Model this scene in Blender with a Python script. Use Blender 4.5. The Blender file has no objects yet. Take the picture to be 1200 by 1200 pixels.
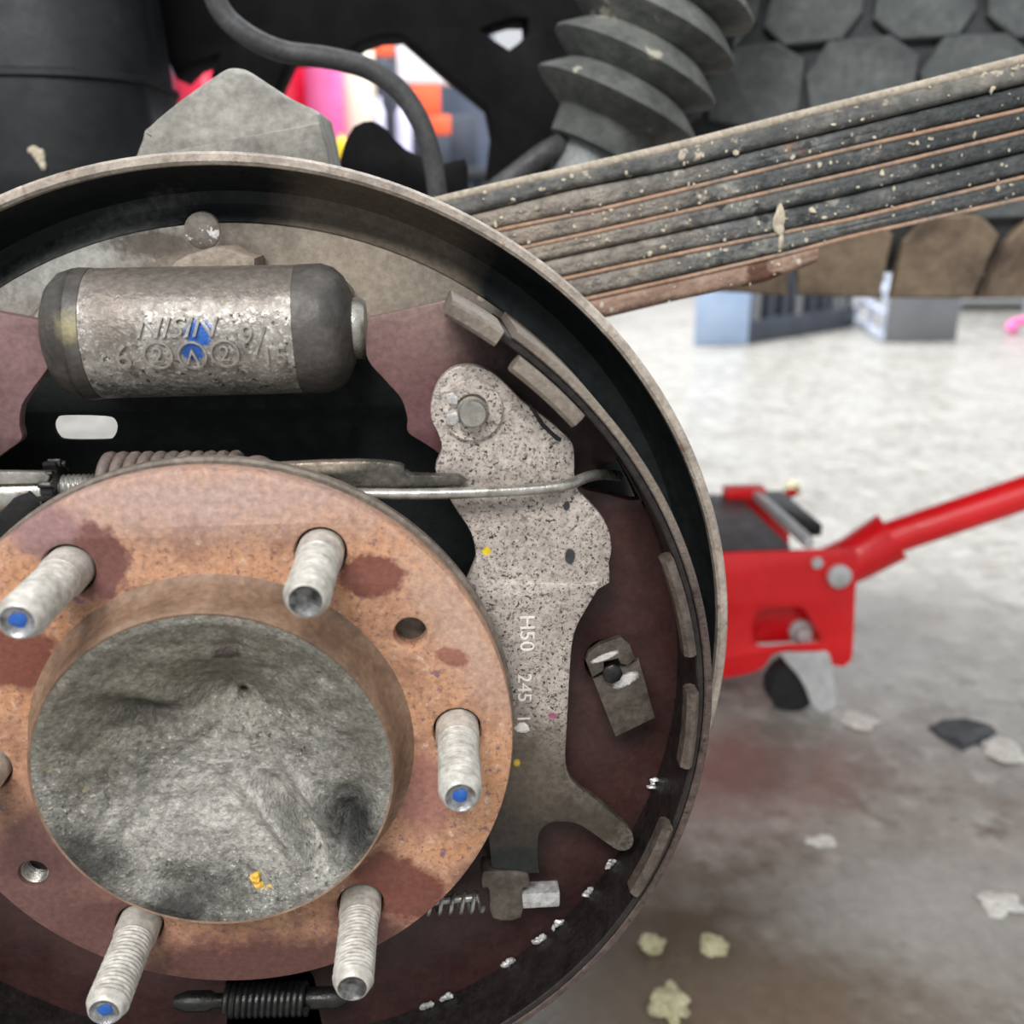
import bpy, bmesh, math, random
from mathutils import Vector, Matrix, noise as mnoise
C = bpy.context.scene.collection
random.seed(7)
PI = math.pi

# ------------------------------------------------------------------ camera, sky, lamps, exposure
F, YAW, PITCH = 1128.5, 0.0792, 0.3121
CAM = Vector((0, -0.2592, 0.53))
HX, HZ = -0.0659, 0.53 - 0.15666                 # hub axis (runs along +Y, flange face at Y = 0)
cd = bpy.data.cameras.new('camera'); cam = bpy.data.objects.new('camera', cd); C.objects.link(cam)
cam.location = CAM; cam.rotation_euler = (PI/2 - PITCH, 0, -YAW)
cd.sensor_width = 36; cd.lens = F/1200*36; cd.clip_start = 0.01; cd.clip_end = 200
cd.dof.use_dof = True; cd.dof.focus_distance = 0.315; cd.dof.aperture_fstop = 10
bpy.context.scene.camera = cam
vs = bpy.context.scene.view_settings
bpy.context.scene.display_settings.display_device = 'sRGB'
vs.view_transform = 'Standard'; vs.look = 'None'; vs.gamma = 1; vs.use_curve_mapping = False
vs.exposure = 0.35
w = bpy.data.worlds.new('sky'); bpy.context.scene.world = w; w.use_nodes = True
bg = w.node_tree.nodes['Background']; bg.inputs[0].default_value = (0.93, 0.96, 1.0, 1); bg.inputs[1].default_value = 0.62
def area(name, loc, target, sx, sy, power, col=(1, 1, 1)):
    l = bpy.data.lights.new(name, 'AREA'); l.shape = 'RECTANGLE'; l.size = sx; l.size_y = sy; l.energy = power; l.color = col
    o = bpy.data.objects.new(name, l); C.objects.link(o); o.location = loc
    o.rotation_euler = (Vector(target) - Vector(loc)).to_track_quat('-Z', 'Y').to_euler(); return o
area('workshop_lamp', (-0.5, -1.5, 2.1), (-0.05, 0, 0.4), 1.3, 0.5, 50, (1, 0.97, 0.94))
area('workshop_daylight', (0.9, 3.4, 3.2), (0.9, 2.6, 0), 3.0, 2.5, 340, (0.95, 0.98, 1))

# ------------------------------------------------------------------ helpers
cy, sy, cp, sp = math.cos(YAW), math.sin(YAW), math.cos(PITCH), math.sin(PITCH)
def ray(px, py):
    u, v = (px-600)/F, (600-py)/F
    y1 = cp + v*sp; z = -sp + v*cp
    return Vector((u*cy + y1*sy, -u*sy + y1*cy, z))
def at(px, py, Y):                                # point of depth Y (metres behind the flange face)
    d = ray(px, py); return CAM + d*((Y - CAM.y)/d.y)
def fl(px, py, z=0.0):                            # point on the floor
    d = ray(px, py); return CAM + d*((z - CAM.z)/d.z)
def ang(px, py, Y):
    p = at(px, py, Y); return math.atan2(p.z-HZ, p.x-HX)

def lin(c):
    return tuple(((x/255)/12.92 if x/255 <= 0.04045 else ((x/255+0.055)/1.055)**2.4) for x in c) + (1,)
def M(name, cols, scale=60, rough=0.6, metal=0.0, bump=0.3, bscale=600, bdist=0.0008, speck=(), spots=(), detail=6, distort=0.0, rvar=0.15, coat=0.0, spec=0.5, grain=0.26, gs=480):
    m = bpy.data.materials.new(name); m.use_nodes = True
    nt = m.node_tree; N = nt.nodes; L = nt.links
    b = N['Principled BSDF']; b.inputs['Metallic'].default_value = metal; b.inputs['Coat Weight'].default_value = coat
    b.inputs['Specular IOR Level'].default_value = spec
    g = N.new('ShaderNodeNewGeometry'); pos = g.outputs['Position']
    def nz(sc, det=6, dist=0.0):
        n = N.new('ShaderNodeTexNoise'); n.inputs['Scale'].default_value = sc; n.inputs['Detail'].default_value = det
        n.inputs['Roughness'].default_value = 0.62; n.inputs['Distortion'].default_value = dist
        L.new(pos, n.inputs['Vector']); return n.outputs['Fac']
    def ramp(src, stops):
        r = N.new('ShaderNodeValToRGB'); e = r.color_ramp.elements
        while len(e) < len(stops): e.new(0.5)
        for el, (p, c) in zip(e, stops): el.position = p; el.color = c
        L.new(src, r.inputs[0]); return r.outputs[0]
    def mix(fac, a, bcol):
        x = N.new('ShaderNodeMix'); x.data_type = 'RGBA'
        L.new(fac, x.inputs[0]); L.new(a, x.inputs[6])
        x.inputs[7].default_value = bcol; return x.outputs[2]
    col = ramp(nz(scale, detail, distort), [(p, lin(c)) for p, c in cols])
    for (c, sc, th, soft) in speck:
        col = mix(ramp(nz(sc, 3), [(th, (0, 0, 0, 1)), (min(1, th+soft), (1, 1, 1, 1))]), col, lin(c))
    for (px, py, Y, rx, ry, rot, c, soft, amp) in spots:   # placed colour patches: wear, stains, paint marks, and some painted light
        if Y is None: ctr = fl(px, py); mm = 0.001
        else: ctr = at(px, py, Y); mm = (Y - CAM.y)/F*1.02
        mp = N.new('ShaderNodeMapping'); mp.vector_type = 'TEXTURE'
        mp.inputs['Location'].default_value = ctr; mp.inputs['Rotation'].default_value = (0, math.radians(rot), 0)
        mp.inputs['Scale'].default_value = (rx*mm, ry*mm, 1) if Y is None else (rx*mm, 0.05, ry*mm*1.05); L.new(pos, mp.inputs['Vector'])
        ln = N.new('ShaderNodeVectorMath'); ln.operation = 'LENGTH'; L.new(mp.outputs[0], ln.inputs[0])
        n = nz(1.7/max(0.0007, min(rx, ry)*mm), 8)
        ma = N.new('ShaderNodeMath'); ma.operation = 'MULTIPLY_ADD'; L.new(n, ma.inputs[0]); ma.inputs[1].default_value = amp
        L.new(ln.outputs['Value'], ma.inputs[2])
        lo = 1 + amp*0.5 - soft*0.9
        mr = N.new('ShaderNodeMapRange'); mr.inputs[1].default_value = lo; mr.inputs[2].default_value = lo + soft*1.8 + 0.02
        mr.inputs[3].default_value = 1; mr.inputs[4].default_value = 0; L.new(ma.outputs[0], mr.inputs[0])
        col = mix(mr.outputs[0], col, lin(c))
    if grain and bump:
        gm = N.new('ShaderNodeMapRange'); L.new(nz(gs, 9), gm.inputs[0]); gm.inputs[1].default_value = 0.32; gm.inputs[2].default_value = 0.68
        gm.inputs[3].default_value = 1-grain; gm.inputs[4].default_value = 1+grain*0.8
        vm = N.new('ShaderNodeVectorMath'); vm.operation = 'SCALE'; L.new(col, vm.inputs[0]); L.new(gm.outputs[0], vm.inputs['Scale']); col = vm.outputs[0]
    L.new(col, b.inputs['Base Color'])
    rr = N.new('ShaderNodeMapRange'); L.new(nz(scale*2.3, 4), rr.inputs[0]); rr.inputs[1].default_value = 0.3; rr.inputs[2].default_value = 0.7
    rr.inputs[3].default_value = max(0.03, rough-rvar); rr.inputs[4].default_value = min(1, rough+rvar); L.new(rr.outputs[0], b.inputs['Roughness'])
    if bump:
        bn = N.new('ShaderNodeBump'); bn.inputs['Strength'].default_value = bump; bn.inputs['Distance'].default_value = bdist
        L.new(nz(bscale, 5), bn.inputs['Height']); L.new(bn.outputs[0], b.inputs['Normal'])
    return m

class MB:                                         # collects shapes, then links them as ONE mesh object
    def __init__(s): s.v = []; s.f = []
    def add(s, vs, fs):
        o = len(s.v); s.v += [tuple(v) for v in vs]; s.f += [tuple(i+o for i in f) for f in fs]; return s
    def mesh(s, me):
        return s.add([v.co for v in me.vertices], [tuple(p.vertices) for p in me.polygons])
    def lathe(s, prof, org, axis=(0, 1, 0), seg=48, caps=True, thread=None, a0=0, a1=2*PI):
        ax = Vector(axis).normalized(); up = Vector((0, 0, 1)) if abs(ax.z) < 0.9 else Vector((1, 0, 0))
        e1 = ax.cross(up).normalized(); e2 = e1.cross(ax).normalized(); org = Vector(org)
        full = abs(a1-a0-2*PI) < 1e-6; n = seg if full else seg+1; vs = []
        for (r, t) in prof:
            for k in range(n):
                a = a0 + (a1-a0)*k/seg; rr = r
                if thread and thread[0] <= t <= thread[1]:
                    rr = r + thread[3]*abs(((t/thread[2] + a/(2*PI)) % 1)*2-1) - thread[3]
                vs.append(org + ax*t + e1*(rr*math.cos(a)) + e2*(rr*math.sin(a)))
        fs = []
        for i in range(len(prof)-1):
            for k in range(seg):
                k2 = (k+1) % n
                fs.append((i*n+k, i*n+k2, (i+1)*n+k2, (i+1)*n+k))
        if caps and full:
            if prof[0][0] > 1e-6: fs.append(tuple(range(n)))
            if prof[-1][0] > 1e-6: fs.append(tuple(reversed([(len(prof)-1)*n+k for k in range(n)])))
        return s.add(vs, fs)
    def ring(s, r0, r1, y0, y1, seg=64, a0=0, a1=2*PI, bev=0.0004, org=None):   # arc of rectangular section about the hub axis
        org = Vector((HX, 0, HZ)) if org is None else org
        pr = [(r0+bev, y0), (r1-bev, y0), (r1, y0+bev), (r1, y1-bev), (r1-bev, y1), (r0+bev, y1), (r0, y1-bev), (r0, y0+bev)]
        full = abs(a1-a0-2*PI) < 1e-6; n = seg if full else seg+1; vs = []; fs = []
        for k in range(n):
            a = a0+(a1-a0)*k/seg
            for r, y in pr: vs.append(org + Vector((r*math.cos(a), y, r*math.sin(a))))
        for k in range(seg):
            k2 = (k+1) % n
            for j in range(8): fs.append((k*8+j, k*8+(j+1) % 8, k2*8+(j+1) % 8, k2*8+j))
        if not full: fs += [tuple(range(7, -1, -1)), tuple(seg*8+j for j in range(8))]
        return s.add(vs, fs)
    def tube(s, pts, r, seg=10, caps=True):
        pts = [Vector(p) for p in pts]; vs = []; fs = []; nrm = None
        for i, p in enumerate(pts):
            t = (pts[min(i+1, len(pts)-1)] - pts[max(i-1, 0)]).normalized()
            if nrm is None:
                nrm = t.cross(Vector((0, 0, 1))); nrm = nrm if nrm.length > 0.05 else t.cross(Vector((1, 0, 0)))
            nrm = (nrm - t*nrm.dot(t)).normalized(); bi = t.cross(nrm)
            ri = r[i] if isinstance(r, (list, tuple)) else r
            for k in range(seg):
                a = 2*PI*k/seg; vs.append(p + nrm*(ri*math.cos(a)) + bi*(ri*math.sin(a)))
        for i in range(len(pts)-1):
            for k in range(seg): fs.append((i*seg+k, i*seg+(k+1) % seg, (i+1)*seg+(k+1) % seg, (i+1)*seg+k))
        if caps: fs += [tuple(range(seg-1, -1, -1)), tuple((len(pts)-1)*seg+k for k in range(seg))]
        return s.add(vs, fs)
    def box(s, c, size, bev=0.0, rot=None):
        bm = bmesh.new(); bmesh.ops.create_cube(bm, size=1)
        for v in bm.verts: v.co = Vector((v.co.x*size[0], v.co.y*size[1], v.co.z*size[2]))
        if bev: bmesh.ops.bevel(bm, geom=list(bm.edges), offset=bev, segments=2, affect='EDGES', profile=0.5)
        R = rot.to_matrix() if rot is not None and hasattr(rot, 'to_matrix') else (rot or Matrix.Identity(3))
        bm.verts.index_update()
        s.add([R @ v.co + Vector(c) for v in bm.verts], [tuple(v.index for v in f.verts) for f in bm.faces]); bm.free(); return s
    def plate(s, out, y0, y1, bev=0.0005, holes=(), mat=None):   # outline of (x, z) points, extruded from y0 to y1; holes cut through
        cu = bpy.data.curves.new('t', 'CURVE'); cu.dimensions = '2D'; cu.fill_mode = 'BOTH'
        for pl in [out] + list(holes):
            spn = cu.splines.new('POLY'); spn.points.add(len(pl)-1); spn.use_cyclic_u = True
            for q, p in zip(spn.points, pl): q.co = (p[0], p[1], 0, 1)
        cu.extrude = max(1e-5, (y1-y0)/2 - bev); cu.bevel_depth = bev; cu.bevel_resolution = 1; cu.offset = -bev
        o = bpy.data.objects.new('t', cu); C.objects.link(o)
        dg = bpy.context.evaluated_depsgraph_get(); me = bpy.data.meshes.new_from_object(o.evaluated_get(dg))
        X = mat or Matrix.Identity(4)
        s.add([X @ Vector((v.co.x, (y0+y1)/2 - v.co.z, v.co.y)) for v in me.vertices], [tuple(p.vertices) for p in me.polygons])
        bpy.data.objects.remove(o); bpy.data.curves.remove(cu); bpy.data.meshes.remove(me); return s
    def blob(s, c, size, sub=2, amp=0.3, seed=0, freq=1.6):
        bm = bmesh.new(); bmesh.ops.create_icosphere(bm, subdivisions=sub, radius=1); bm.verts.index_update()
        vs = []
        for v in bm.verts:
            d = 1 + amp*mnoise.noise(v.co*freq + Vector((seed*3.1, seed*1.7, 0)))*2
            vs.append(Vector(c) + Vector((v.co.x*size[0]*d, v.co.y*size[1]*d, v.co.z*size[2]*d)))
        s.add(vs, [tuple(v.index for v in f.verts) for f in bm.faces]); bm.free(); return s
    def build(s, name, m, parent=None, smooth=38, **props):
        me = bpy.data.meshes.new(name); org = PW(parent) if parent else Vector((0, 0, 0))
        if not parent and s.v:
            xs, ys, zs = zip(*s.v); org = Vector(((min(xs)+max(xs))/2, (min(ys)+max(ys))/2, min(zs)))
        me.from_pydata([tuple(Vector(v)-org) for v in s.v], [], s.f); me.validate()
        bm = bmesh.new(); bm.from_mesh(me); bmesh.ops.remove_doubles(bm, verts=bm.verts, dist=1e-6)
        bmesh.ops.recalc_face_normals(bm, faces=bm.faces); bm.to_mesh(me); bm.free()
        if smooth:
            me.polygons.foreach_set('use_smooth', [True]*len(me.polygons)); me.set_sharp_from_angle(angle=math.radians(smooth))
        me.materials.append(m); o = bpy.data.objects.new(name, me); C.objects.link(o)
        if parent: o.parent = parent; WP[o.name] = org
        else: o.location = org; WP[o.name] = org
        for k, v in props.items(): o[k] = v
        return o
WP = {}
def PW(o): return WP[o.name]
def thing(name, label, cat, loc, group=None):
    o = bpy.data.objects.new(name, None); C.objects.link(o); o.location = loc; o.empty_display_size = 0.02
    o['label'] = label; o['category'] = cat; WP[o.name] = Vector(loc)
    if group: o['group'] = group
    return o
def px(pts, Y): return [(p.x, p.z) for p in (at(a, b, Y) for a, b in pts)]
def smooth(pts, n=6, closed=True):
    P = [Vector(p) for p in pts]; L_ = len(P); out = []
    for i in range(L_ if closed else L_-1):
        g = (lambda k: P[k % L_]) if closed else (lambda k: P[max(0, min(L_-1, k))])
        a, b, c, d = g(i-1), g(i), g(i+1), g(i+2)
        for k in range(n):
            t = k/n; out.append(0.5*((2*b) + (c-a)*t + (2*a-5*b+4*c-d)*t*t + (3*b-a-3*c+d)*t**3))
    if not closed: out.append(P[-1])
    return out
def circle(x, z, r, n=28): return [(x+r*math.cos(2*PI*k/n), z+r*math.sin(2*PI*k/n)) for k in range(n)]
def arc(r, a0, a1, n): return [(HX+r*math.cos(a0+(a1-a0)*k/n), HZ+r*math.sin(a0+(a1-a0)*k/n)) for k in range(n+1)]
def helix(p0, p1, r, turns, n=14):
    p0 = Vector(p0); p1 = Vector(p1); ax = (p1-p0).normalized(); e1 = ax.cross(Vector((0, 0, 1))).normalized(); e2 = e1.cross(ax)
    return [p0 + (p1-p0)*(k/(turns*n)) + e1*(r*math.cos(2*PI*k/n)) + e2*(r*math.sin(2*PI*k/n)) for k in range(int(turns*n)+1)]
def text_mesh(txt, size, depth):
    cu = bpy.data.curves.new('t', 'FONT'); cu.body = txt; cu.size = size; cu.extrude = depth; cu.align_x = 'CENTER'; cu.align_y = 'CENTER'; cu.resolution_u = 3
    o = bpy.data.objects.new('t', cu); C.objects.link(o)
    me = bpy.data.meshes.new_from_object(o.evaluated_get(bpy.context.evaluated_depsgraph_get()))
    r = ([v.co.copy() for v in me.vertices], [tuple(p.vertices) for p in me.polygons])
    bpy.data.objects.remove(o); bpy.data.curves.remove(cu); bpy.data.meshes.remove(me); return r

# ------------------------------------------------------------------ materials
concrete = M('workshop_concrete', [(0.25, (118, 113, 106)), (0.42, (136, 132, 126)), (0.56, (147, 144, 138)), (0.75, (160, 157, 151))], scale=6, rough=0.30, rvar=0.10, bump=0.12, bscale=40, bdist=0.003, detail=9, distort=0.5,
             speck=[((170, 167, 160), 30, 0.50, 0.22), ((112, 105, 98), 24, 0.55, 0.16), ((124, 114, 104), 11, 0.58, 0.14), ((96, 88, 80), 34, 0.68, 0.06), ((180, 176, 167), 40, 0.68, 0.05)], grain=0.12, gs=90,
             spots=[(740, 1110, None, 150, 100, 0, (82, 72, 60), 0.7, 1.8), (900, 1180, None, 120, 50, 0, (112, 98, 84), 0.7, 1.8), (880, 900, None, 110, 60, 0, (116, 100, 94), 0.7, 1.8), (1090, 1060, None, 90, 60, 0, (158, 156, 151), 0.8, 1.8), (1000, 720, None, 160, 120, 0, (120, 114, 108), 0.8, 1.6)])
wall_m = M('wall_paint', [(0.3, (60, 68, 82)), (0.7, (74, 82, 98))], scale=3, rough=0.5, bump=0)
rust = M('flange_rust', [(0.25, (112, 84, 74)), (0.40, (158, 116, 92)), (0.50, (186, 142, 112)), (0.62, (182, 132, 96)), (0.80, (160, 132, 122))], scale=50, rough=0.62, bump=0.5, bscale=900, bdist=0.0004, distort=0.4,
         speck=[((130, 94, 80), 520, 0.53, 0.14), ((202, 170, 146), 260, 0.60, 0.10), ((128, 98, 106), 200, 0.62, 0.06), ((104, 74, 68), 700, 0.64, 0.05)],
         spots=[(235, 585, 0, 230, 40, 0, (168, 142, 132), 0.8, 1.6), (540, 740, 0, 30, 110, -28, (176, 146, 128), 0.8, 1.6),
                (60, 625, 0, 80, 34, 35, (140, 108, 106), 0.35, 1.2), (115, 660, 0, 34, 46, 0, (112, 74, 68), 0.15, 1.3),
                (20, 770, 0, 48, 44, 0, (116, 66, 54), 0.15, 0.9), (435, 675, 0, 40, 26, 0, (116, 68, 56), 0.12, 1.0), (530, 770, 0, 22, 12, 20, (140, 92, 76), 0.2, 1.0),
                (470, 1040, 0, 74, 42, 40, (112, 66, 54), 0.15, 1.1), (300, 1135, 0, 230, 62, 0, (92, 58, 52), 0.5, 1.2), (45, 1030, 0, 90, 120, 35, (104, 72, 68), 0.5, 1.2), (110, 1090, 0, 110, 50, -30, (96, 64, 60), 0.4, 1.0),
                (430, 1085, 0, 60, 34, 35, (98, 62, 56), 0.4, 1.2), (495, 930, 0, 36, 60, 0, (150, 104, 92), 0.3, 1.2), (110, 950, 0, 20, 70, 0, (146, 102, 90), 0.3, 1.0)])
rust_edge = M('flange_boss_rust', [(0.3, (92, 72, 58)), (0.55, (128, 102, 82)), (0.75, (140, 122, 108))], scale=90, rough=0.62, bump=0.4, bscale=900, bdist=0.0004)
slinger_m = M('slinger_steel', [(0.3, (92, 84, 76)), (0.7, (126, 116, 106))], scale=120, rough=0.5, bump=0.2)
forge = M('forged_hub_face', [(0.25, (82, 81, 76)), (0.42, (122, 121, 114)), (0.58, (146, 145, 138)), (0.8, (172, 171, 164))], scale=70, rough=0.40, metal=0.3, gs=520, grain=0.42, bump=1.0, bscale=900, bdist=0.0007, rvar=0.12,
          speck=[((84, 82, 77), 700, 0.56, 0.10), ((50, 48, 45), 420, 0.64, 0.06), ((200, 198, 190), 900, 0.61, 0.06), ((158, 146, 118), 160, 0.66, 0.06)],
          spots=[(265, 950, -.01, 110, 60, 0, (170, 168, 162), 0.9, 2.4), (215, 790, -.01, 190, 70, -8, (112, 108, 96), 0.9, 2.2), (105, 860, -.01, 40, 60, 0, (104, 100, 90), 0.8, 2.0), (430, 850, -.01, 40, 70, 0, (116, 114, 106), 0.8, 2.2), (160, 845, -.01, 50, 17, 20, (74, 71, 64), 0.6, 1.6), (415, 965, -.01, 50, 34, 60, (44, 44, 42), 0.6, 1.4), (200, 1060, -.01, 90, 28, -12, (52, 50, 47), 0.6, 1.8), (105, 1000, -.01, 60, 30, 45, (66, 64, 60), 0.6, 1.8),  # sheen painted pale at lower centre; dents and upper part coloured darker
                 (265, 768, -.01, 18, 8, 0, (66, 58, 54), 0.2, 0.8)])
black_plate = M('backing_plate_paint', [(0.3, (13, 17, 19)), (0.7, (27, 32, 33))], scale=90, rough=0.62, bump=0.15, bscale=700, bdist=0.0003, spec=0.3,
                spots=[(440, 290, .068, 110, 90, 25, (98, 90, 80), 0.25, 0.6),
                       (60, 320, .068, 110, 20, -28, (92, 94, 92), 0.7, 1.8)])
face_m = M('backing_plate_dust', [(0.3, (96, 89, 81)), (0.55, (116, 107, 97)), (0.8, (134, 124, 112))], scale=70, rough=0.65, bump=0.35, bscale=600, bdist=0.0004, spec=0.3,
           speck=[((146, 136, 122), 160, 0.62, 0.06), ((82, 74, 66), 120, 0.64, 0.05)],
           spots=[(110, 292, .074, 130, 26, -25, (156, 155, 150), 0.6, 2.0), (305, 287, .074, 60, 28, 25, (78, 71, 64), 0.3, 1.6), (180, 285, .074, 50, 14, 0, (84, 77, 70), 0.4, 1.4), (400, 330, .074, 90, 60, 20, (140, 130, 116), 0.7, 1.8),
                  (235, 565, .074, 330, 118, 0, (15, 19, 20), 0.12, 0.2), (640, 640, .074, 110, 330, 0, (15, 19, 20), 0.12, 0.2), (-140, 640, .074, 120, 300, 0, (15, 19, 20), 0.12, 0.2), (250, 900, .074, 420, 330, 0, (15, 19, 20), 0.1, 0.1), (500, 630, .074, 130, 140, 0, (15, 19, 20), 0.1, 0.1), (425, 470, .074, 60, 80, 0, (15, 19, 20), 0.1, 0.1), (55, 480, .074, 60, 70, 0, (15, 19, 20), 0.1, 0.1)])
rim_m = M('backing_plate_lip', [(0.3, (122, 112, 102)), (0.6, (168, 158, 146)), (0.8, (186, 178, 168))], scale=70, rough=0.6, bump=0.5, bscale=500, speck=[((126, 104, 88), 160, 0.62, 0.10)])
web_m = M('shoe_web_primer', [(0.3, (40, 23, 22)), (0.55, (56, 33, 31)), (0.8, (72, 44, 40))], scale=40, rough=0.55, bump=0.3, bscale=500, bdist=0.0004,
          spots=[(460, 370, .034, 80, 40, 20, (124, 104, 94), 0.6, 1.4), (470, 440, .034, 70, 70, 30, (108, 80, 78), 0.6, 1.2), (20, 440, .034, 90, 90, 0, (122, 94, 94), 0.6, 1.2), (500, 500, .034, 40, 50, 0, (98, 66, 68), 0.5, 1.2)])  # upper web painted paler, imitating light that falls off downwards
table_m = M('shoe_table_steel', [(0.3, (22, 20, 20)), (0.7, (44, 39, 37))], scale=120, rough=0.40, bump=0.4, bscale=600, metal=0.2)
lining_m = M('brake_lining', [(0.3, (58, 46, 43)), (0.55, (80, 66, 61)), (0.8, (98, 84, 77))], scale=220, rough=0.45, bump=0.8, bscale=900, bdist=0.0006, spots=[(690, 470, .01, 110, 120, 0, (128, 118, 106), 0.8, 1.2), (770, 600, .01, 50, 80, 0, (116, 106, 96), 0.8, 1.2)],  # light fall-off put into the colour: upper lining paler than the rest
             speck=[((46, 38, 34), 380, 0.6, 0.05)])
tab_m = M('shoe_tab_steel', [(0.3, (70, 61, 56)), (0.7, (112, 101, 92))], spots=[(620, 430, .006, 90, 90, 0, (136, 126, 115), 0.6, 1.0)], scale=180, rough=0.42, metal=0.35, bump=0.5, bscale=700)
lever_m = M('phosphated_steel', [(0.3, (164, 155, 147)), (0.6, (190, 180, 172))], scale=60, rough=0.45, metal=0.25, grain=0.30, gs=420, bump=0.3, bscale=700, bdist=0.0003,
            speck=[((128, 120, 112), 900, 0.54, 0.08), ((64, 58, 52), 850, 0.60, 0.03), ((128, 120, 112), 260, 0.62, 0.10), ((46, 42, 38), 1000, 0.665, 0.03), ((210, 202, 194), 1100, 0.64, 0.04)],
            spots=[(630, 960, .021, 125, 115, 0, (64, 56, 48), 0.8, 1.8), (600, 900, .021, 60, 60, 0, (98, 88, 76), 0.7, 2.0), (590, 1000, .021, 70, 70, 0, (58, 52, 46), 0.6, 1.8), (705, 968, .021, 55, 40, -30, (70, 64, 55), 0.6, 1.2), (605, 1010, .021, 45, 26, 0, (34, 38, 36), 0.3, 0.5), (668, 652, .022, 6.5, 10, 0, (60, 60, 64), 0.15, 0.2), (664, 593, .022, 4, 6, 0, (56, 54, 56), 0.15, 0.2),
                   (570, 646, .022, 5, 5, 0, (232, 205, 40), 0.2, 0.5), (645, 828, .027, 6, 4, 20, (150, 84, 110), 0.3, 1.0), (604, 882, .027, 4, 5, 0, (205, 170, 60), 0.3, 0.8)])
stamp_m = M('stamped_edge', [(0.3, (208, 202, 194)), (0.7, (236, 231, 224))], scale=400, rough=0.4, bump=0.1, grain=0.05)
cast = M('cast_cylinder', [(0.3, (110, 105, 99)), (0.5, (146, 142, 135)), (0.7, (172, 169, 162))], scale=120, rough=0.38, metal=0.4, grain=0.3, gs=420, bump=0.7, bscale=700, bdist=0.0005,
         speck=[((190, 188, 182), 700, 0.54, 0.08), ((78, 73, 67), 520, 0.61, 0.06), ((48, 44, 40), 300, 0.66, 0.03)],
         spots=[(236, 318, .03, 170, 36, 0, (112, 105, 98), 0.25, 0.8), (130, 360, .03, 30, 40, 0, (118, 110, 102), 0.4, 1.0), (235, 390, .03, 14, 14, 0, (44, 92, 168), 0.2, 1.0), (228, 410, .03, 12, 10, 0, (44, 92, 168), 0.2, 1.2)])
letter_m = M('cast_letters', [(0.3, (132, 128, 122)), (0.7, (176, 173, 167))], scale=300, rough=0.35, metal=0.45, bump=0.2)
boot_m = M('rubber_boot', [(0.3, (52, 50, 47)), (0.7, (84, 80, 75))], scale=90, rough=0.5, bump=0.25, bscale=500,
           spots=[(100, 378, .04, 12, 13, 0, (142, 134, 100), 0.7, 1.8)])
rivet_m = M('rivet_dusty', [(0.3, (98, 92, 85)), (0.6, (122, 116, 108)), (0.85, (140, 134, 126))], scale=160, rough=0.6, bump=0.4, speck=[((212, 212, 212), 230, 0.60, 0.05)])
lug_m = M('cast_lug_dust', [(0.3, (122, 110, 98)), (0.7, (152, 140, 126))], scale=200, rough=0.7, bump=0.5)
zinc = M('stud_zinc', [(0.3, (158, 154, 144)), (0.55, (190, 187, 179)), (0.8, (212, 210, 204))], scale=170, rough=0.45, metal=0.2, bump=0.2, bscale=800, bdist=0.0002)
stud_end = M('stud_end_steel', [(0.35, (92, 92, 92)), (0.6, (162, 164, 166))], scale=260, rough=0.3, metal=0.6, bump=0.3)
stud_dark = M('stud_end_worn', [(0.35, (36, 37, 38)), (0.6, (116, 116, 116))], scale=300, rough=0.4, metal=0.4, bump=0.6)
blue_paint = M('blue_paint_dot', [(0.3, (24, 74, 152)), (0.7, (36, 92, 170))], scale=400, rough=0.5, grain=0.06, bump=0.1)
steel = M('bright_steel', [(0.3, (128, 126, 120)), (0.7, (190, 188, 180))], scale=180, rough=0.32, metal=0.7, grain=0.06, bump=0.2)
worn_steel = M('worn_bright_edge', [(0.3, (150, 150, 148)), (0.7, (215, 215, 214))], scale=300, rough=0.35, metal=0.4, bump=0.5)
strut_m = M('strut_steel', [(0.3, (58, 56, 51)), (0.7, (96, 93, 86))], scale=120, rough=0.28, metal=0.5, bump=0.3, spots=[(350, 545, .017, 70, 9, 0, (150, 138, 122), 0.4, 0.8)])
dark_steel = M('oily_dark_steel', [(0.3, (18, 18, 19)), (0.7, (40, 39, 38))], scale=160, rough=0.35, metal=0.3, bump=0.3)
coil_m = M('spring_brown', [(0.3, (84, 74, 68)), (0.7, (122, 110, 102))], scale=250, rough=0.6, bump=0.4)
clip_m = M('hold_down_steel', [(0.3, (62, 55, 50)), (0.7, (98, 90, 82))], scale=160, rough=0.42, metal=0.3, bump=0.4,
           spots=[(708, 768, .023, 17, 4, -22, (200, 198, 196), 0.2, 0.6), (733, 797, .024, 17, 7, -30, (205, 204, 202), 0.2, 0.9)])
leaf_m = M('spring_leaf_paint', [(0.28, (62, 66, 67)), (0.45, (98, 102, 102)), (0.6, (126, 127, 123)), (0.8, (164, 156, 144))], scale=60, rough=0.6, gs=220, grain=0.4, bump=1.0, bscale=260, bdist=0.003, distort=0.5,
           speck=[((172, 168, 158), 170, 0.60, 0.08), ((46, 49, 50), 110, 0.58, 0.08), ((150, 112, 90), 38, 0.64, 0.08)],
            spots=[(570, 280, .165, 150, 110, -15, (158, 146, 132), 0.9, 2.4), (1180, 130, .165, 180, 90, -15, (58, 62, 63), 0.9, 2.2)])
leaf_top = M('spring_leaf_dusty', [(0.3, (58, 62, 63)), (0.5, (100, 101, 99)), (0.75, (138, 132, 122))], scale=30, rough=0.7, gs=220, grain=0.4, bump=0.8, bscale=170, bdist=0.002,
             speck=[((186, 174, 158), 90, 0.6, 0.05)])
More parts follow.
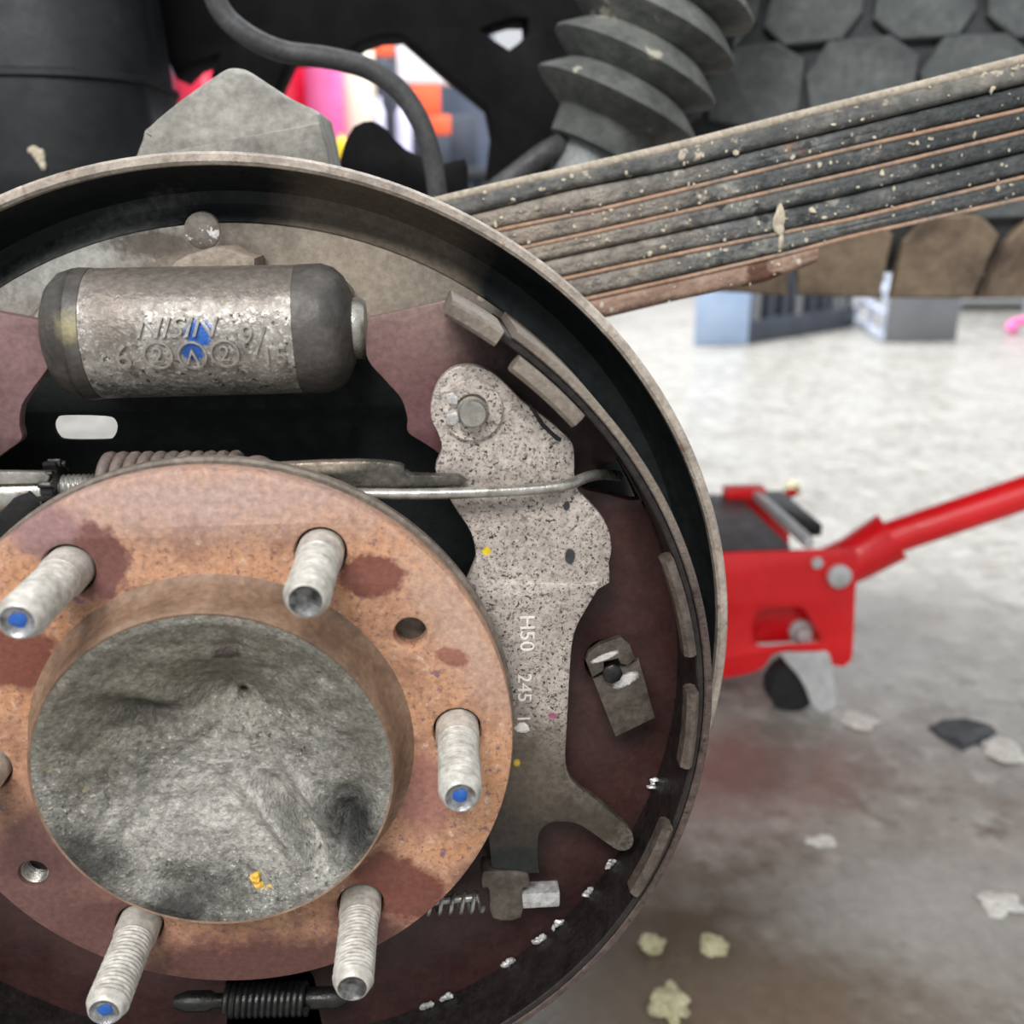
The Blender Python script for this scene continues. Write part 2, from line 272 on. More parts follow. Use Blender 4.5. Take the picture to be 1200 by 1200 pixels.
leaf_rust = M('spring_leaf_rust', [(0.28, (110, 86, 72)), (0.5, (148, 122, 106)), (0.75, (172, 152, 136))], scale=24, rough=0.7, gs=200, grain=0.3, bump=0.8, bscale=170, bdist=0.002, distort=0.5,
              speck=[((206, 190, 172), 80, 0.64, 0.05), ((92, 60, 46), 40, 0.62, 0.06)])
liner_m = M('leaf_gap_rust', [(0.3, (140, 108, 88)), (0.5, (168, 138, 116)), (0.7, (120, 112, 104))], scale=22, rough=0.8, bump=0.5, bscale=200)
dust_m = M('beige_dust', [(0.3, (146, 136, 122)), (0.7, (178, 168, 152))], scale=60, rough=0.9, bump=0.6, bscale=200)
mud = M('dried_mud', [(0.3, (178, 168, 148)), (0.7, (206, 196, 174))], scale=200, rough=0.9, bump=0.5)
rubber_grey = M('grey_rubber', [(0.3, (112, 110, 104)), (0.6, (142, 140, 133)), (0.8, (160, 158, 150))], scale=70, rough=0.8, gs=300, bump=0.6, bscale=400, bdist=0.0008)
bellows_m = M('dusty_bellows', [(0.28, (58, 61, 60)), (0.5, (92, 95, 92)), (0.75, (118, 120, 114))], scale=28, rough=0.8, gs=140, bump=0.5, bscale=150, bdist=0.002,
              speck=[((166, 162, 150), 55, 0.66, 0.04)])
shock_m = M('shock_grey_paint', [(0.3, (110, 116, 116)), (0.7, (158, 162, 160))], scale=30, rough=0.5, metal=0.2, bump=0.3, bscale=200)
tank_m = M('black_tank', [(0.3, (15, 19, 23)), (0.6, (32, 36, 40)), (0.8, (54, 58, 62))], scale=16, rough=0.5, gs=120, bump=0.3, bscale=100, bdist=0.001, speck=[((100, 102, 104), 60, 0.7, 0.03)])
under_m = M('underbody_black', [(0.3, (7, 7, 9)), (0.7, (16, 16, 19))], scale=14, rough=0.8, bump=0.2, bscale=80, spec=0.2)
hose_m = M('black_hose', [(0.3, (48, 49, 51)), (0.7, (78, 79, 80))], scale=60, rough=0.6, bump=0.1)
tire_m = M('tyre_rubber', [(0.3, (68, 72, 73)), (0.6, (92, 97, 97)), (0.8, (110, 112, 110))], scale=16, rough=0.75, gs=120, bump=0.4, bscale=120, bdist=0.001)
tire_groove = M('tyre_groove', [(0.3, (44, 47, 49)), (0.7, (66, 70, 72))], scale=20, rough=0.85, bump=0.3)
tire_dust = M('tyre_dusty', [(0.3, (92, 80, 70)), (0.5, (132, 116, 98)), (0.65, (146, 128, 106)), (0.8, (110, 100, 90))], scale=22, rough=0.9, gs=90, bump=0.4, bscale=120, bdist=0.001)
red_m = M('jack_red', [(0.3, (224, 18, 26)), (0.7, (240, 28, 36))], scale=20, rough=0.35, grain=0.06, bump=0.05, coat=0.3)
jack_dark = M('jack_grey_steel', [(0.3, (62, 58, 60)), (0.7, (92, 88, 90))], scale=40, rough=0.5, grain=0.06, bump=0.2)
jack_white = M('jack_plated_steel', [(0.3, (186, 188, 188)), (0.7, (218, 220, 220))], scale=60, rough=0.4, metal=0.2, grain=0.06, bump=0.1)
black_rub = M('black_rubber', [(0.3, (22, 22, 24)), (0.7, (40, 40, 42))], scale=40, rough=0.7, grain=0.06, bump=0.2)
crate_blue = M('pale_blue_plastic', [(0.3, (150, 172, 204)), (0.7, (176, 196, 222))], scale=8, rough=0.5, bump=0)
crate_dark = M('slate_plastic', [(0.3, (44, 50, 62)), (0.7, (64, 70, 82))], scale=8, rough=0.5, bump=0)
crate_white = M('white_blue_plastic', [(0.3, (180, 188, 208)), (0.7, (208, 214, 228))], scale=8, rough=0.5, bump=0)
crate_grey = M('grey_panel', [(0.3, (112, 114, 118)), (0.7, (128, 130, 134))], scale=8, rough=0.6, bump=0)
bench_m = M('bench_dark', [(0.3, (30, 32, 36)), (0.7, (46, 48, 54))], scale=8, rough=0.5, bump=0)
pink = M('pink_plastic', [(0.3, (226, 92, 150)), (0.7, (236, 120, 176))], scale=8, rough=0.4, bump=0)
crimson = M('crimson_plastic', [(0.3, (222, 28, 62)), (0.7, (236, 42, 80))], scale=6, rough=0.3, bump=0)
cream = M('cream_plastic', [(0.3, (226, 216, 192)), (0.7, (236, 228, 208))], scale=6, rough=0.5, bump=0)
yellow = M('yellow_plastic', [(0.3, (236, 200, 20)), (0.7, (244, 214, 40))], scale=6, rough=0.4, bump=0)
white_card = M('white_card', [(0.3, (226, 226, 228)), (0.7, (240, 240, 242))], scale=6, rough=0.6, bump=0)
orange = M('orange_card', [(0.3, (236, 84, 44)), (0.7, (244, 104, 62))], scale=6, rough=0.5, bump=0)
lilac = M('pale_lilac_plastic', [(0.3, (206, 200, 232)), (0.7, (226, 222, 244))], scale=6, rough=0.3, bump=0)
chip_m = M('pale_yellow_chip', [(0.3, (164, 158, 122)), (0.7, (204, 198, 164))], scale=120, rough=0.9, bump=0.6, bscale=300)
chip_white = M('white_chip', [(0.3, (186, 184, 178)), (0.7, (214, 212, 206))], scale=90, rough=0.9, bump=0.5)
scrap_m = M('black_scrap', [(0.3, (40, 44, 48)), (0.7, (74, 78, 82))], scale=60, rough=0.5, bump=0.6, bscale=120)
gunk = M('yellow_grease', [(0.3, (196, 150, 44)), (0.7, (226, 184, 84))], scale=300, rough=0.5, bump=0.5)

# ------------------------------------------------------------------ setting
MB().box((1.0, 3.0, -0.05), (16, 14, 0.1)).build('floor', concrete, kind='structure')
WY = 4.6
wx = at(579, 60, WY).x
MB().box((wx-2.6, WY+0.1, 1.1), (5.2, 0.2, 2.2)).build('wall_back', wall_m, kind='structure')

# ------------------------------------------------------------------ axle hub
hub = thing('axle_hub', 'round rusty orange wheel hub flange with bolts and a grey hollow centre', 'hub', (HX, 0, HZ))
PH = 0.045; PCD = 0.06985
holes = [circle(HX+PCD*math.cos(PH+k*PI/3), HZ+PCD*math.sin(PH+k*PI/3), 0.0072) for k in range(6)]
for q, r in (((481, 741), 0.0046), ((40, 1022), 0.0042)):
    p = at(*q, 0.001); holes.append(circle(p.x, p.z, r))
holes.append(circle(HX, HZ, 0.0535, 64))
MB().plate(circle(HX, HZ, 0.087, 128), 0.0, 0.008, 0.0016, holes).build('flange', rust, hub)
p = at(40, 1022, 0.001)
MB().lathe([(0.0046, 0.0012), (0.0046, 0.0075)], (p.x, 0, p.z), seg=28, caps=False).lathe([(0.0042-0.0005*(k % 2), 0.0015+k*0.0006) for k in range(11)], (p.x, 0, p.z), seg=28, caps=False).build('threaded_hole', steel, hub, label='bright threaded bore')
MB().lathe([(0.060, 0.0092), (0.0872, 0.0092), (0.0880, 0.0100), (0.0880, 0.0125), (0.0872, 0.0133), (0.060, 0.0133)], (HX, 0, HZ), seg=128, caps=False).build('slinger_ring', slinger_m, hub, label='grey ring showing behind the flange')
MB().lathe([(0.062, 0.0075), (0.058, 0.016), (0.048, 0.03), (0.044, 0.0735)], (HX, 0, HZ), seg=64, caps=False).build('hub_barrel', dark_steel, hub, label='dark barrel behind the flange')
MB().lathe([(0.0525, 0.004), (0.0570, 0.0003), (0.0552, -0.0010), (0.0540, -0.0030), (0.0530, -0.0062), (0.0522, -0.0105), (0.0515, -0.0138), (0.0509, -0.0146), (0.0500, -0.0142)], (HX, 0, HZ), seg=128, caps=False).build('boss', rust_edge, hub, label='brown shoulder around the centre')
def dish():
    def g(x, z, q, sx_, sz_, d, rot=0):
        c = at(*q, -0.0146); dx, dz = x-c.x, z-c.z; a = math.radians(rot)
        u = dx*math.cos(a)+dz*math.sin(a); v = -dx*math.sin(a)+dz*math.cos(a)
        return d*math.exp(-(u/sx_)**2-(v/sz_)**2)
    mb = MB(); n = 220; R = 0.0503; rings = 110; vs = []; fs = []
    for i in range(1, rings+1):
        r = R*(i/rings)
        for k in range(n):
            a = 2*PI*k/n; x = HX+r*math.cos(a); z = HZ+r*math.sin(a); e = max(0, 1-(r/0.048)**2)
            y = 0.0105*e
            h = g(x, z, (262, 838), 0.014, 0.010, 0.0085) + g(x, z, (155, 846), 0.010, 0.0034, 0.0042, -28) - g(x, z, (150, 822), 0.014, 0.004, 0.0020, -22) + g(x, z, (415, 968), 0.009, 0.010, 0.0062, 20)
            h += g(x, z, (350, 985), 0.0150, 0.0026, 0.0085, -55) - g(x, z, (322, 985), 0.0120, 0.0026, 0.0045, -55) - g(x, z, (372, 962), 0.0130, 0.0022, 0.0040, -55) + g(x, z, (320, 940), 0.004, 0.004, 0.0018)
            h += g(x, z, (272, 846), 0.0012, 0.0012, 0.006) - g(x, z, (120, 900), 0.012, 0.008, 0.0012) + g(x, z, (200, 1055), 0.016, 0.006, 0.0030, 8) + g(x, z, (95, 1000), 0.008, 0.006, 0.0018, 45) - g(x, z, (230, 872), 0.014, 0.0034, 0.0022, 22)
            h += g(x, z, (118, 935), 0.0014, 0.0052, 0.0014) + g(x, z, (355, 824), 0.0024, 0.0020, 0.0012) + g(x, z, (268, 767), 0.0042, 0.0018, 0.0016) + g(x, z, (144, 988), 0.0024, 0.0024, 0.0012)
            y += h*min(1, e*4)
            q = Vector((x*90, z*90, 3)); y += min(1, e*5)*(0.0015*mnoise.fractal(q, 1.0, 2.0, 6))
            vs.append((x, -0.0144+y, z))
    c = (HX, -0.0144+0.0055+0.004, HZ); vs.append(c)
    for k in range(n): fs.append((len(vs)-1, k, (k+1) % n))
    for i in range(rings-1):
        for k in range(n): fs.append((i*n+k, (i+1)*n+k, (i+1)*n+(k+1) % n, i*n+(k+1) % n))
    return mb.add(vs, fs)
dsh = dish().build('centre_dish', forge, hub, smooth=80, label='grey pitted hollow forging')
gk = MB()
for i, q in enumerate([(300, 1030), (304, 1037), (309, 1044), (312, 1048), (299, 1027), (316, 1039)]):
    p = at(*q, -0.0112); gk.blob(p, (0.0016, 0.0012, 0.0014), 2, 0.3, i)
gk.build('grease_smear', gunk, hub, label='yellow crumb of grease')
ends = {0: 'blue', 1: 'dark', 2: 'blue', 3: 'plain', 4: 'blue', 5: 'dark'}
LS = 0.0347
for k in range(6):
    x = HX+PCD*math.cos(PH+k*PI/3); z = HZ+PCD*math.sin(PH+k*PI/3)
    pr = [(0.0066, 0.006), (0.0066, -0.0052), (0.0061, -0.0062)]
    n = 110
    pr += [(0.0061, -0.0064 - (LS-0.0064-0.0028)*i/n) for i in range(n+1)]
    pr += [(0.0052, -LS+0.0014), (0.0047, -LS+0.0003), (0.0042, -LS)]
    s = MB().lathe(pr, (x, 0, z), seg=40, caps=False, thread=(-LS+0.0026, -0.0072, 0.0015, 0.0005)).build('wheel_stud', zinc, hub)
    em = stud_dark if ends[k] == 'dark' else stud_end
    MB().lathe([(0.0042, -LS), (0.0036, -LS+0.0006), (0.0022, -LS+0.0010), (0.0, -LS+0.0011)], (x, 0, z), seg=32, caps=False).build('stud_end', em, s)
    if ends[k] == 'blue':
        MB().blob((x, -LS+0.0009, z), (0.0022, 0.0004, 0.0020), 2, 0.15, k).build('paint_dot', blue_paint, s, label='blue paint dot on the stud end')

# ------------------------------------------------------------------ backing plate
bp = thing('backing_plate', 'large round black drum brake backing plate with a pale worn rim', 'brake plate', (HX, 0.06, HZ))
org = (HX, 0, HZ)
slots = [smooth(px([(64, 500), (66, 491), (76, 487), (124, 488), (135, 493), (137, 503), (132, 513), (122, 515), (80, 515), (69, 511)], 0.074), 3)]
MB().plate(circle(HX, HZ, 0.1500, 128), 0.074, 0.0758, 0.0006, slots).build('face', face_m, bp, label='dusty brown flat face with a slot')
d = MB()
d.lathe([(0.1490, 0.0762), (0.1505, 0.0752), (0.1530, 0.0790), (0.156, 0.0805), (0.160, 0.0795), (0.1630, 0.0750), (0.1657, 0.0680), (0.1675, 0.0605),
         (0.1690, 0.0612), (0.1672, 0.0690), (0.1645, 0.0765), (0.1610, 0.0815), (0.156, 0.0825), (0.152, 0.0815), (0.1490, 0.0775), (0.1490, 0.0762)], org, seg=160, caps=False)
d.build('dish', black_plate, bp)
MB().lathe([(0.1672, 0.0612), (0.1674, 0.0586), (0.1684, 0.0578), (0.1704, 0.0580), (0.1712, 0.0592), (0.1705, 0.0640), (0.1690, 0.0640)], org, seg=160, caps=False).build('rim', rim_m, bp, label='pale dusty worn rim edge')
p = at(237, 270, 0.074)
MB().lathe([(0.0060, 0.076), (0.0057, 0.0738), (0.0042, 0.0730), (0.0022, 0.0726), (0, 0.0725)], (p.x, 0, p.z), seg=24).build('rivet', rivet_m, bp, label='bright domed rivet')

# ------------------------------------------------------------------ brake shoes
A0, A1 = ang(530, 356, 0.012), ang(268, 1260, 0.012)
AL = ang(606, 388, 0.010)
inner = [(432, 372), (429, 395), (431, 422), (452, 447), (470, 468), (477, 490), (478, 507), (497, 520), (516, 534), (545, 570), (562, 640), (566, 720), (575, 800), (566, 900), (530, 1000), (440, 1085), (330, 1125), (268, 1140), (264, 1190), (264, 1240)]
def shoe(mirror, label):
    t = thing('brake_shoe', label, 'brake shoe', (HX + (-0.11 if mirror else 0.11), 0.035, HZ))
    mx = (lambda x: 2*HX - x - 0.002) if mirror else (lambda x: x)
    def mir(mb):
        if mirror: mb.v = [(mx(v[0]), v[1], v[2]) for v in mb.v]
        return mb
    Z = px(inner, 0.034)
    out = [(q.x, q.y) for q in smooth(Z, 4, closed=False)] + arc(0.1466, A1-2*PI if A1 > 0 else A1, A0, 90)
    cut = [] if mirror else [[(a.x, a.y) for a in smooth(px([(680, 570), (702, 549), (728, 540), (752, 560), (758, 580), (742, 586), (712, 579)], 0.034), 4)], px([(709+24*math.cos(k*PI/10), 775+25*math.sin(k*PI/10)) for k in range(20)], 0.034)]
    mir(MB().plate(out, 0.034, 0.0385, 0.0006, cut)).build('web', web_m, t)
    a1 = A1-2*PI if A1 > 0 else A1
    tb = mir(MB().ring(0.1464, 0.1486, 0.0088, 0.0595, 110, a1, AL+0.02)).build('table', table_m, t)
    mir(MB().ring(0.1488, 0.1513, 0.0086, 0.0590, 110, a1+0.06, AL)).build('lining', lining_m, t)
    mir(MB().ring(0.1442, 0.1492, 0.0060, 0.0400, 12, AL+0.022, A0+0.005, 0.0010)).build('end_lip', tab_m, tb)
    for (qa, qb) in (((602, 428), (680, 492)), ((787, 655), (812, 768)), ((816, 812), (813, 900)), ((787, 972), (738, 1046))):
        b0, b1 = ang(*qb, 0.006), ang(*qa, 0.006)
        mir(MB().ring(0.1412 if qa[0] < 700 else 0.1424, 0.1462, 0.0050, 0.0125, 14, b0, b1, 0.0012)).build('table_tab', tab_m, tb)
    if not mirror:
        rd = random.Random(3)
        for (qx, qy) in ((716, 1012), (652, 1083), (633, 1100), (590, 1122), (505, 1142), (484, 1150), (768, 918), (690, 1045)):
            a = ang(qx, qy, 0.033); wb = MB()
            for j in range(3):
                aa = a + (j-1)*0.010; wb.blob((HX+0.1452*math.cos(aa), 0.0325, HZ+0.1452*math.sin(aa)), (0.0018*rd.uniform(.4, 1.1), 0.0008, 0.0012*rd.uniform(.5, 1.1)), 2, 0.35, j+qx)
            wb.build('weld_bead', worn_steel, t, label='bright weld spot on the web edge')
    return t
sh = shoe(False, 'maroon brake shoe on the right with a curved brown lining edge')
shoe(True, 'maroon brake shoe mostly cut off at the left of the hub')

# ------------------------------------------------------------------ wheel cylinder
YC = 0.047
wa, wb_ = at(115, 391, YC), at(355, 384, YC); wax = (wb_-wa).normalized(); WR = 0.0196
wc = (at(236, 318, YC)+at(236, 460, YC))/2; wa = Vector((wa.x, YC, wc.z)) ; wax = Vector((1, 0, 0.012)).normalized(); wlen = wb_.x-wa.x
mmx = wlen/240
wcyl = thing('wheel_cylinder', 'grey cast brake wheel cylinder with blue paint mark and black rubber boots', 'brake cylinder', (wc.x, YC, wc.z-WR))
MB().lathe([(WR-0.0008, 0), (WR, 0.0008), (WR, wlen-0.0008), (WR-0.0008, wlen)], wa, wax, 96).build('body', cast, wcyl)
e_ = 52*mmx
MB().lathe([(WR+0.0001, 0.0006), (WR+0.0003, -e_*.25), (WR-0.0003, -e_*.30), (WR+0.0001, -e_*.36), (WR-0.0010, -e_*.62), (WR-0.0035, -e_*.82), (WR-0.0075, -e_*.97), (0.008, -e_*1.0), (0.007, -e_*.98)], wa, wax, 64).build('dust_boot', boot_m, wcyl, label='black rubber boot on the left end')
MB().lathe([(WR+0.0001, wlen-0.0006), (WR+0.0003, wlen+e_*.5), (WR-0.0010, wlen+e_*.78), (WR-0.0035, wlen+e_*.98), (WR-0.0085, wlen+e_*1.16), (0.008, wlen+e_*1.2), (0.007, wlen+e_*1.15)], wa, wax, 64).build('dust_boot', boot_m, wcyl, label='black rubber boot on the right end')
MB().lathe([(0.0085, -e_*1.2), (0.0095, -e_*1.1), (0.0095, -e_*.9)], wa, wax, 32).build('piston', steel, wcyl)
MB().lathe([(0.0095, wlen+e_*1.1), (0.0095, wlen+e_*1.35), (0.0085, wlen+e_*1.45)], wa, wax, 32).build('piston', steel, wcyl)
lug = px([(196, 322), (206, 306), (222, 298), (247, 290), (268, 289), (284, 297), (300, 302), (301, 322), (296, 345), (200, 345)], 0.058)
MB().plate(lug, 0.056, 0.074, 0.0012).build('mounting_lug', lug_m, wcyl, label='tan dusty lug on top')
lug2 = px([(352, 322), (372, 314), (392, 318), (412, 340), (414, 380), (352, 390)], 0.066)
MB().plate(lug2, 0.064, 0.0742, 0.0012).build('mounting_lug', lug_m, wcyl, label='tan dusty pad behind the right end')
def on_cyl(vs, q, rot=0, sx_=1.0, shear=0.0):
    dr = ray(*q); o = CAM-wa; dp = dr - wax*dr.dot(wax); op = o - wax*o.dot(wax)
    a, b, c = dp.dot(dp), 2*dp.dot(op), op.dot(op)-WR*WR
    t = (-b-math.sqrt(b*b-4*a*c))/(2*a); P = CAM+dr*t; ax_t = (P-wa).dot(wax)
    rv = (P-wa)-wax*ax_t; th = math.atan2(rv.z, -rv.y); res = []
    ca, sa = math.cos(rot), math.sin(rot); out = Vector((0, 0, 1))
    for v in vs:
        x, y = (v.x*sx_+v.y*shear), v.y; x, y = x*ca-y*sa, x*sa+y*ca; tt = th + y/WR; r = WR + v.z
        base = wa + wax*(ax_t+x); res.append(base + Vector((0, -math.cos(tt)*r, math.sin(tt)*r)))
    return res
tm = MB()
for txt, q, size, sxx, sh_, rt in (('NISIN', (208, 385), 0.0076, 1.12, 0.35, 0), ('6', (145, 419), 0.0098, 1.0, 0, 0.05), ('2', (186, 416), 0.0062, 1.0, 0, 0), ('V', (226, 416), 0.0062, 1.0, 0, PI), ('2', (264, 414), 0.0062, 1.0, 0, 0), ('9', (290, 393), 0.0070, 1.0, 0, 0), ('/', (305, 401), 0.0105, 1.0, 0.15, 0), ('15', (322, 417), 0.0075, 1.0, 0, 0)):
    v, f = text_mesh(txt, size*1.06, 0.0009); tm.add(on_cyl(v, q, rt, sxx, sh_), f)
for q in ((186, 416), (226, 416), (264, 414)):
    n = 28; vs = []; fs = []
    for k in range(n):
        for r, h in ((0.0036, 0), (0.0036, 0.0008), (0.0042, 0.0008), (0.0042, 0)):
            vs.append(Vector((r*math.cos(2*PI*k/n), r*math.sin(2*PI*k/n), h)))
    for k in range(n):
        for j in range(3): fs.append((k*4+j, k*4+j+1, ((k+1) % n)*4+j+1, ((k+1) % n)*4+j))
    tm.add(on_cyl(vs, q), fs)
tm.build('cast_lettering', letter_m, wcyl, smooth=0, label='raised cast letters NISIN and numbers')

# ------------------------------------------------------------------ parking brake lever
lv = thing('parking_brake_lever', 'speckled grey steel brake lever standing upright right of the hub', 'lever', (at(610, 1000, .027).x, 0.026, at(610, 1020, .027).z))
up = [(545, 428), (562, 430), (582, 440), (612, 470), (640, 490), (665, 512), (673, 527), (675, 568), (690, 588), (708, 609), (717, 635), (714, 660), (700, 692), (557, 692), (558, 655), (552, 625), (536, 600), (521, 575), (510, 550), (518, 527), (513, 508), (505, 490), (506, 468), (514, 447), (528, 433)]
lo = [(557, 681), (585, 682), (640, 683), (680, 684), (703, 684), (690, 710), (677, 733), (671, 755), (668, 790), (665, 850), (663, 888), (667, 908), (678, 922), (702, 940), (734, 968), (743, 982), (740, 994), (730, 998), (718, 994), (682, 969), (662, 964), (646, 965), (635, 973), (631, 986), (632, 1019), (628, 1024), (582, 1021), (574, 1000), (566, 900), (566, 780)]
pp = at(553, 480, 0.022)
m2 = MB()
m2.plate([(a.x, a.y) for a in smooth(px(lo, 0.0208), 3)], 0.0208, 0.0250, 0.0008)
m2.plate([(a.x, a.y) for a in smooth(px(up, 0.022), 3)], 0.0220, 0.0264, 0.0007)
m2.build('arm', lever_m, lv)
MB().lathe([(0.0044, 0.030), (0.0044, 0.0165), (0.0037, 0.0155), (0.0, 0.0153)], (pp.x, 0, pp.z), seg=32).build('pivot_pin', steel, lv, label='round steel pivot pin head')
MB().ring(0.0049, 0.0092, 0.0203, 0.0221, 40, PI*1.22, PI*2.78, 0.0003, Vector((pp.x-0.0, 0, pp.z))).build('retaining_clip', lever_m, lv, label='open ring clip around the pin')
MB().plate(px([(522, 462), (531, 459), (537, 466), (536, 474), (526, 473)], .0205), 0.0200, 0.0222, 0.0003).plate(px([(523, 486), (535, 482), (540, 491), (533, 499), (523, 497)], .0205), 0.0200, 0.0222, 0.0003).build('clip_ends', worn_steel, lv, label='bright bent clip ends')
MB().plate(px([(618, 474), (622, 474), (634, 490), (638, 496), (648, 506), (658, 514), (657, 518), (651, 516), (638, 503), (634, 500), (628, 490)], .0219), .02185, .0222, .0001).build('scratch', black_rub, lv, label='dark scratch near the pivot')
st_ = MB()
for txt, q, size in (('H50', (617, 742), 0.0068), ('245', (614, 806), 0.0064), ('I', (613, 842), 0.0062)):
    v, f = text_mesh(txt, size, 0.00025); P = at(*q, 0.0208)
    st_.add([Vector((P.x + a.y, 0.0207 - a.z*0.4, P.z - a.x*1.1)) for a in v], f)
st_.blob(at(612, 853, .0206), (0.0023, 0.0006, 0.0018), 2, 0.25, 9)
st_.build('stamped_number', stamp_m, lv, smooth=0, label='number stamped down the lever')

# ------------------------------------------------------------------ strut, adjuster and springs
strut = thing('adjuster_strut', 'grey brake strut bar with threaded adjuster above the hub flange', 'brake strut', at(300, 566, 0.019))
MB().plate([(a.x, a.y) for a in smooth(px([(285, 552), (320, 544), (420, 540), (462, 543), (474, 547), (482, 556), (540, 558), (541, 571), (480, 573), (400, 577), (285, 577)], 0.0165), 2)], 0.0165, 0.0205, 0.0012).build('bar', strut_m, strut)
pa, pb = at(-60, 583, 0.022), at(60, 577, 0.022)
MB().lathe([(0.0055, 0), (0.0066, 0.001), (0.0066, (pb-pa).length-0.001), (0.006, (pb-pa).length)], pa, pb-pa, 32).plate(px([(-40, 552), (52, 553), (58, 558), (56, 566), (-40, 568)], .0155), 0.0150, 0.0175, .0004).build('sleeve', steel, strut, label='bright steel sleeve')
pc = at(66, 574, 0.022); tw = MB()
tw.lathe([(0.0068, -0.002), (0.0072, -0.0015), (0.0072, 0.0015), (0.0068, 0.002)], pc, (1, 0, 0), 32)
for k in range(14):
    a = 2*PI*k/14; tw.box(pc+Vector((0, math.cos(a)*0.0078, math.sin(a)*0.0078)), (0.0038, 0.0016, 0.0026), 0.0003, Matrix.Rotation(a-PI/2, 3, 'X'))
tw.build('star_wheel', dark_steel, strut, label='dark toothed adjuster wheel')
MB().lathe([(0.0046, 0.001*0+k*0.00035) for k in range(60)], pc, (1, 0, 0), 32, thread=(0.0005, 0.0205, 0.0014, 0.0007)).build('threaded_rod', steel, strut)
MB().plate(px([(0, 640), (2, 600), (20, 580), (38, 572), (50, 580), (52, 600), (40, 640)], 0.018), 0.0150, 0.0200, 0.0008).build('guide_tab', dark_steel, strut, label='dark tab below the sleeve')
cs = thing('return_spring', 'brown coil return spring lying just above the rusty flange edge', 'spring', at(205, 556, 0.021))
h0, h1 = at(127, 562, 0.023), at(282, 560, 0.023)
MB().tube(helix(h0, h1, 0.0066, 10.6, 20), 0.0018, 10).build('coil', coil_m, cs)
MB().tube(smooth([h1+Vector((0, -0.006, 0)), h1+Vector((0.004, -0.004, 0.0055)), h1+Vector((0.008, 0, 0.004)), h1+Vector((0.012, 0.004, -0.004))], 6, False), 0.0018, 10).build('hook', coil_m, cs)
wr = thing('tension_wire', 'thin bare steel rod crossing in front of the grey lever', 'rod', at(560, 576, 0.0155))
MB().tube(smooth([at(380, 578, 0.0145), at(470, 579, 0.0150), at(560, 577, 0.0155), at(630, 573, 0.017), at(665, 568, 0.0185), at(688, 559, 0.0225), at(706, 556, 0.029), at(724, 558, 0.042)], 6, False), 0.00175, 12).build('rod', steel, wr)

# hold-down clip
hc = thing('hold_down_clip', 'small bent steel hold-down clip on the maroon shoe web', 'clip', at(735, 860, 0.033))
MB().plate(px([(693, 792), (748, 770), (767, 838), (720, 861)], 0.026), 0.0240, 0.0268, 0.0007).plate(px([(700, 800), (744, 782), (760, 836), (722, 852)], 0.032), 0.0300, 0.0330, 0.0006).build('leaf', clip_m, hc)
hp = at(717, 788, 0.0225)
MB().plate(px([(686, 774), (690, 764), (703, 755), (728, 746), (738, 754), (745, 772), (736, 780), (727, 778), (724, 772), (708, 776), (708, 786), (694, 794)], 0.022), 0.0218, 0.0245, 0.0006).build('bent_tongue', clip_m, hc)
MB().lathe([(0.0015, 0.034), (0.0015, 0.0225), (0.0034, 0.0222), (0.0034, 0.0212), (0.0026, 0.0206), (0, 0.0205)], (hp.x, 0, hp.z), seg=8).build('pin_head', dark_steel, hc)

# lower adjuster block with springs
ab = thing('anchor_block', 'brown steel T-shaped stop below the lever with a bright worn tip', 'anchor', at(594, 1077, 0.026))
MB().plate([(a.x, a.y) for a in smooth(px([(564, 1036), (565, 1025), (572, 1021), (612, 1022), (620, 1027), (620, 1041), (612, 1044), (611, 1076), (577, 1077), (573, 1044), (566, 1042)], 0.02), 3)], 0.0200, 0.0290, 0.0010).build('head', clip_m, ab)
a_ = at(608, 1049, 0.0245); b_ = at(655, 1047, 0.0245)
MB().box((a_+b_)/2, ((b_-a_).length, 0.007, 0.0064), 0.0008).build('tip', worn_steel, ab, label='bright worn tip')
ls = thing('lower_spring', 'small shiny coil spring at the lower right flange edge', 'spring', at(530, 1062, 0.025))
MB().tube(helix(at(440, 1063, 0.0255), at(566, 1056, 0.0255), 0.0034, 10, 16), 0.00075, 8).lathe([(0.0015, 0), (0.0015, 0.036)], at(440, 1063, 0.0255), (1, 0, 0.05), 12).build('coil', steel, ls)
bs = thing('bottom_spring', 'black oily coil spring along the bottom edge of the photo', 'spring', at(310, 1180, 0.024))
b0, b1 = at(205, 1174, 0.024), at(420, 1168, 0.024)
MB().tube(helix(b0+(b1-b0)*.28, b0+(b1-b0)*.72, 0.0050, 13, 16), 0.0012, 8).build('coil', dark_steel, bs)
MB().lathe([(0.0022, 0), (0.0036, 0.004), (0.0036, 0.012), (0.0025, 0.014), (0.0025, 0.045), (0.0038, 0.048), (0.0038, 0.058), (0.0022, 0.061)], b0, b1-b0, 24).build('rod', dark_steel, bs)

# ------------------------------------------------------------------ axle housing
ah = thing('axle_housing', 'black axle housing with a bracket seen dimly behind the plate rim', 'axle', (HX, 0.9, HZ-0.05))
MB().lathe([(0.05, 0.0768), (0.05, 0.09), (0.042, 0.10), (0.042, 0.52), (0.06, 0.62), (0.14, 0.74), (0.16, 0.86), (0.14, 0.98), (0.06, 1.1), (0.042, 1.2), (0.042, 1.62)], (HX, 0, HZ), seg=40).build('tube', under_m, ah)
MB().plate([(a.x, a.y) for a in smooth(px([(400, 250), (404, 165), (426, 142), (446, 146), (466, 166), (484, 180), (520, 192), (545, 186), (548, 215), (540, 260)], 0.33), 2)], 0.33, 0.40, 0.003).build('bracket', under_m, ah)

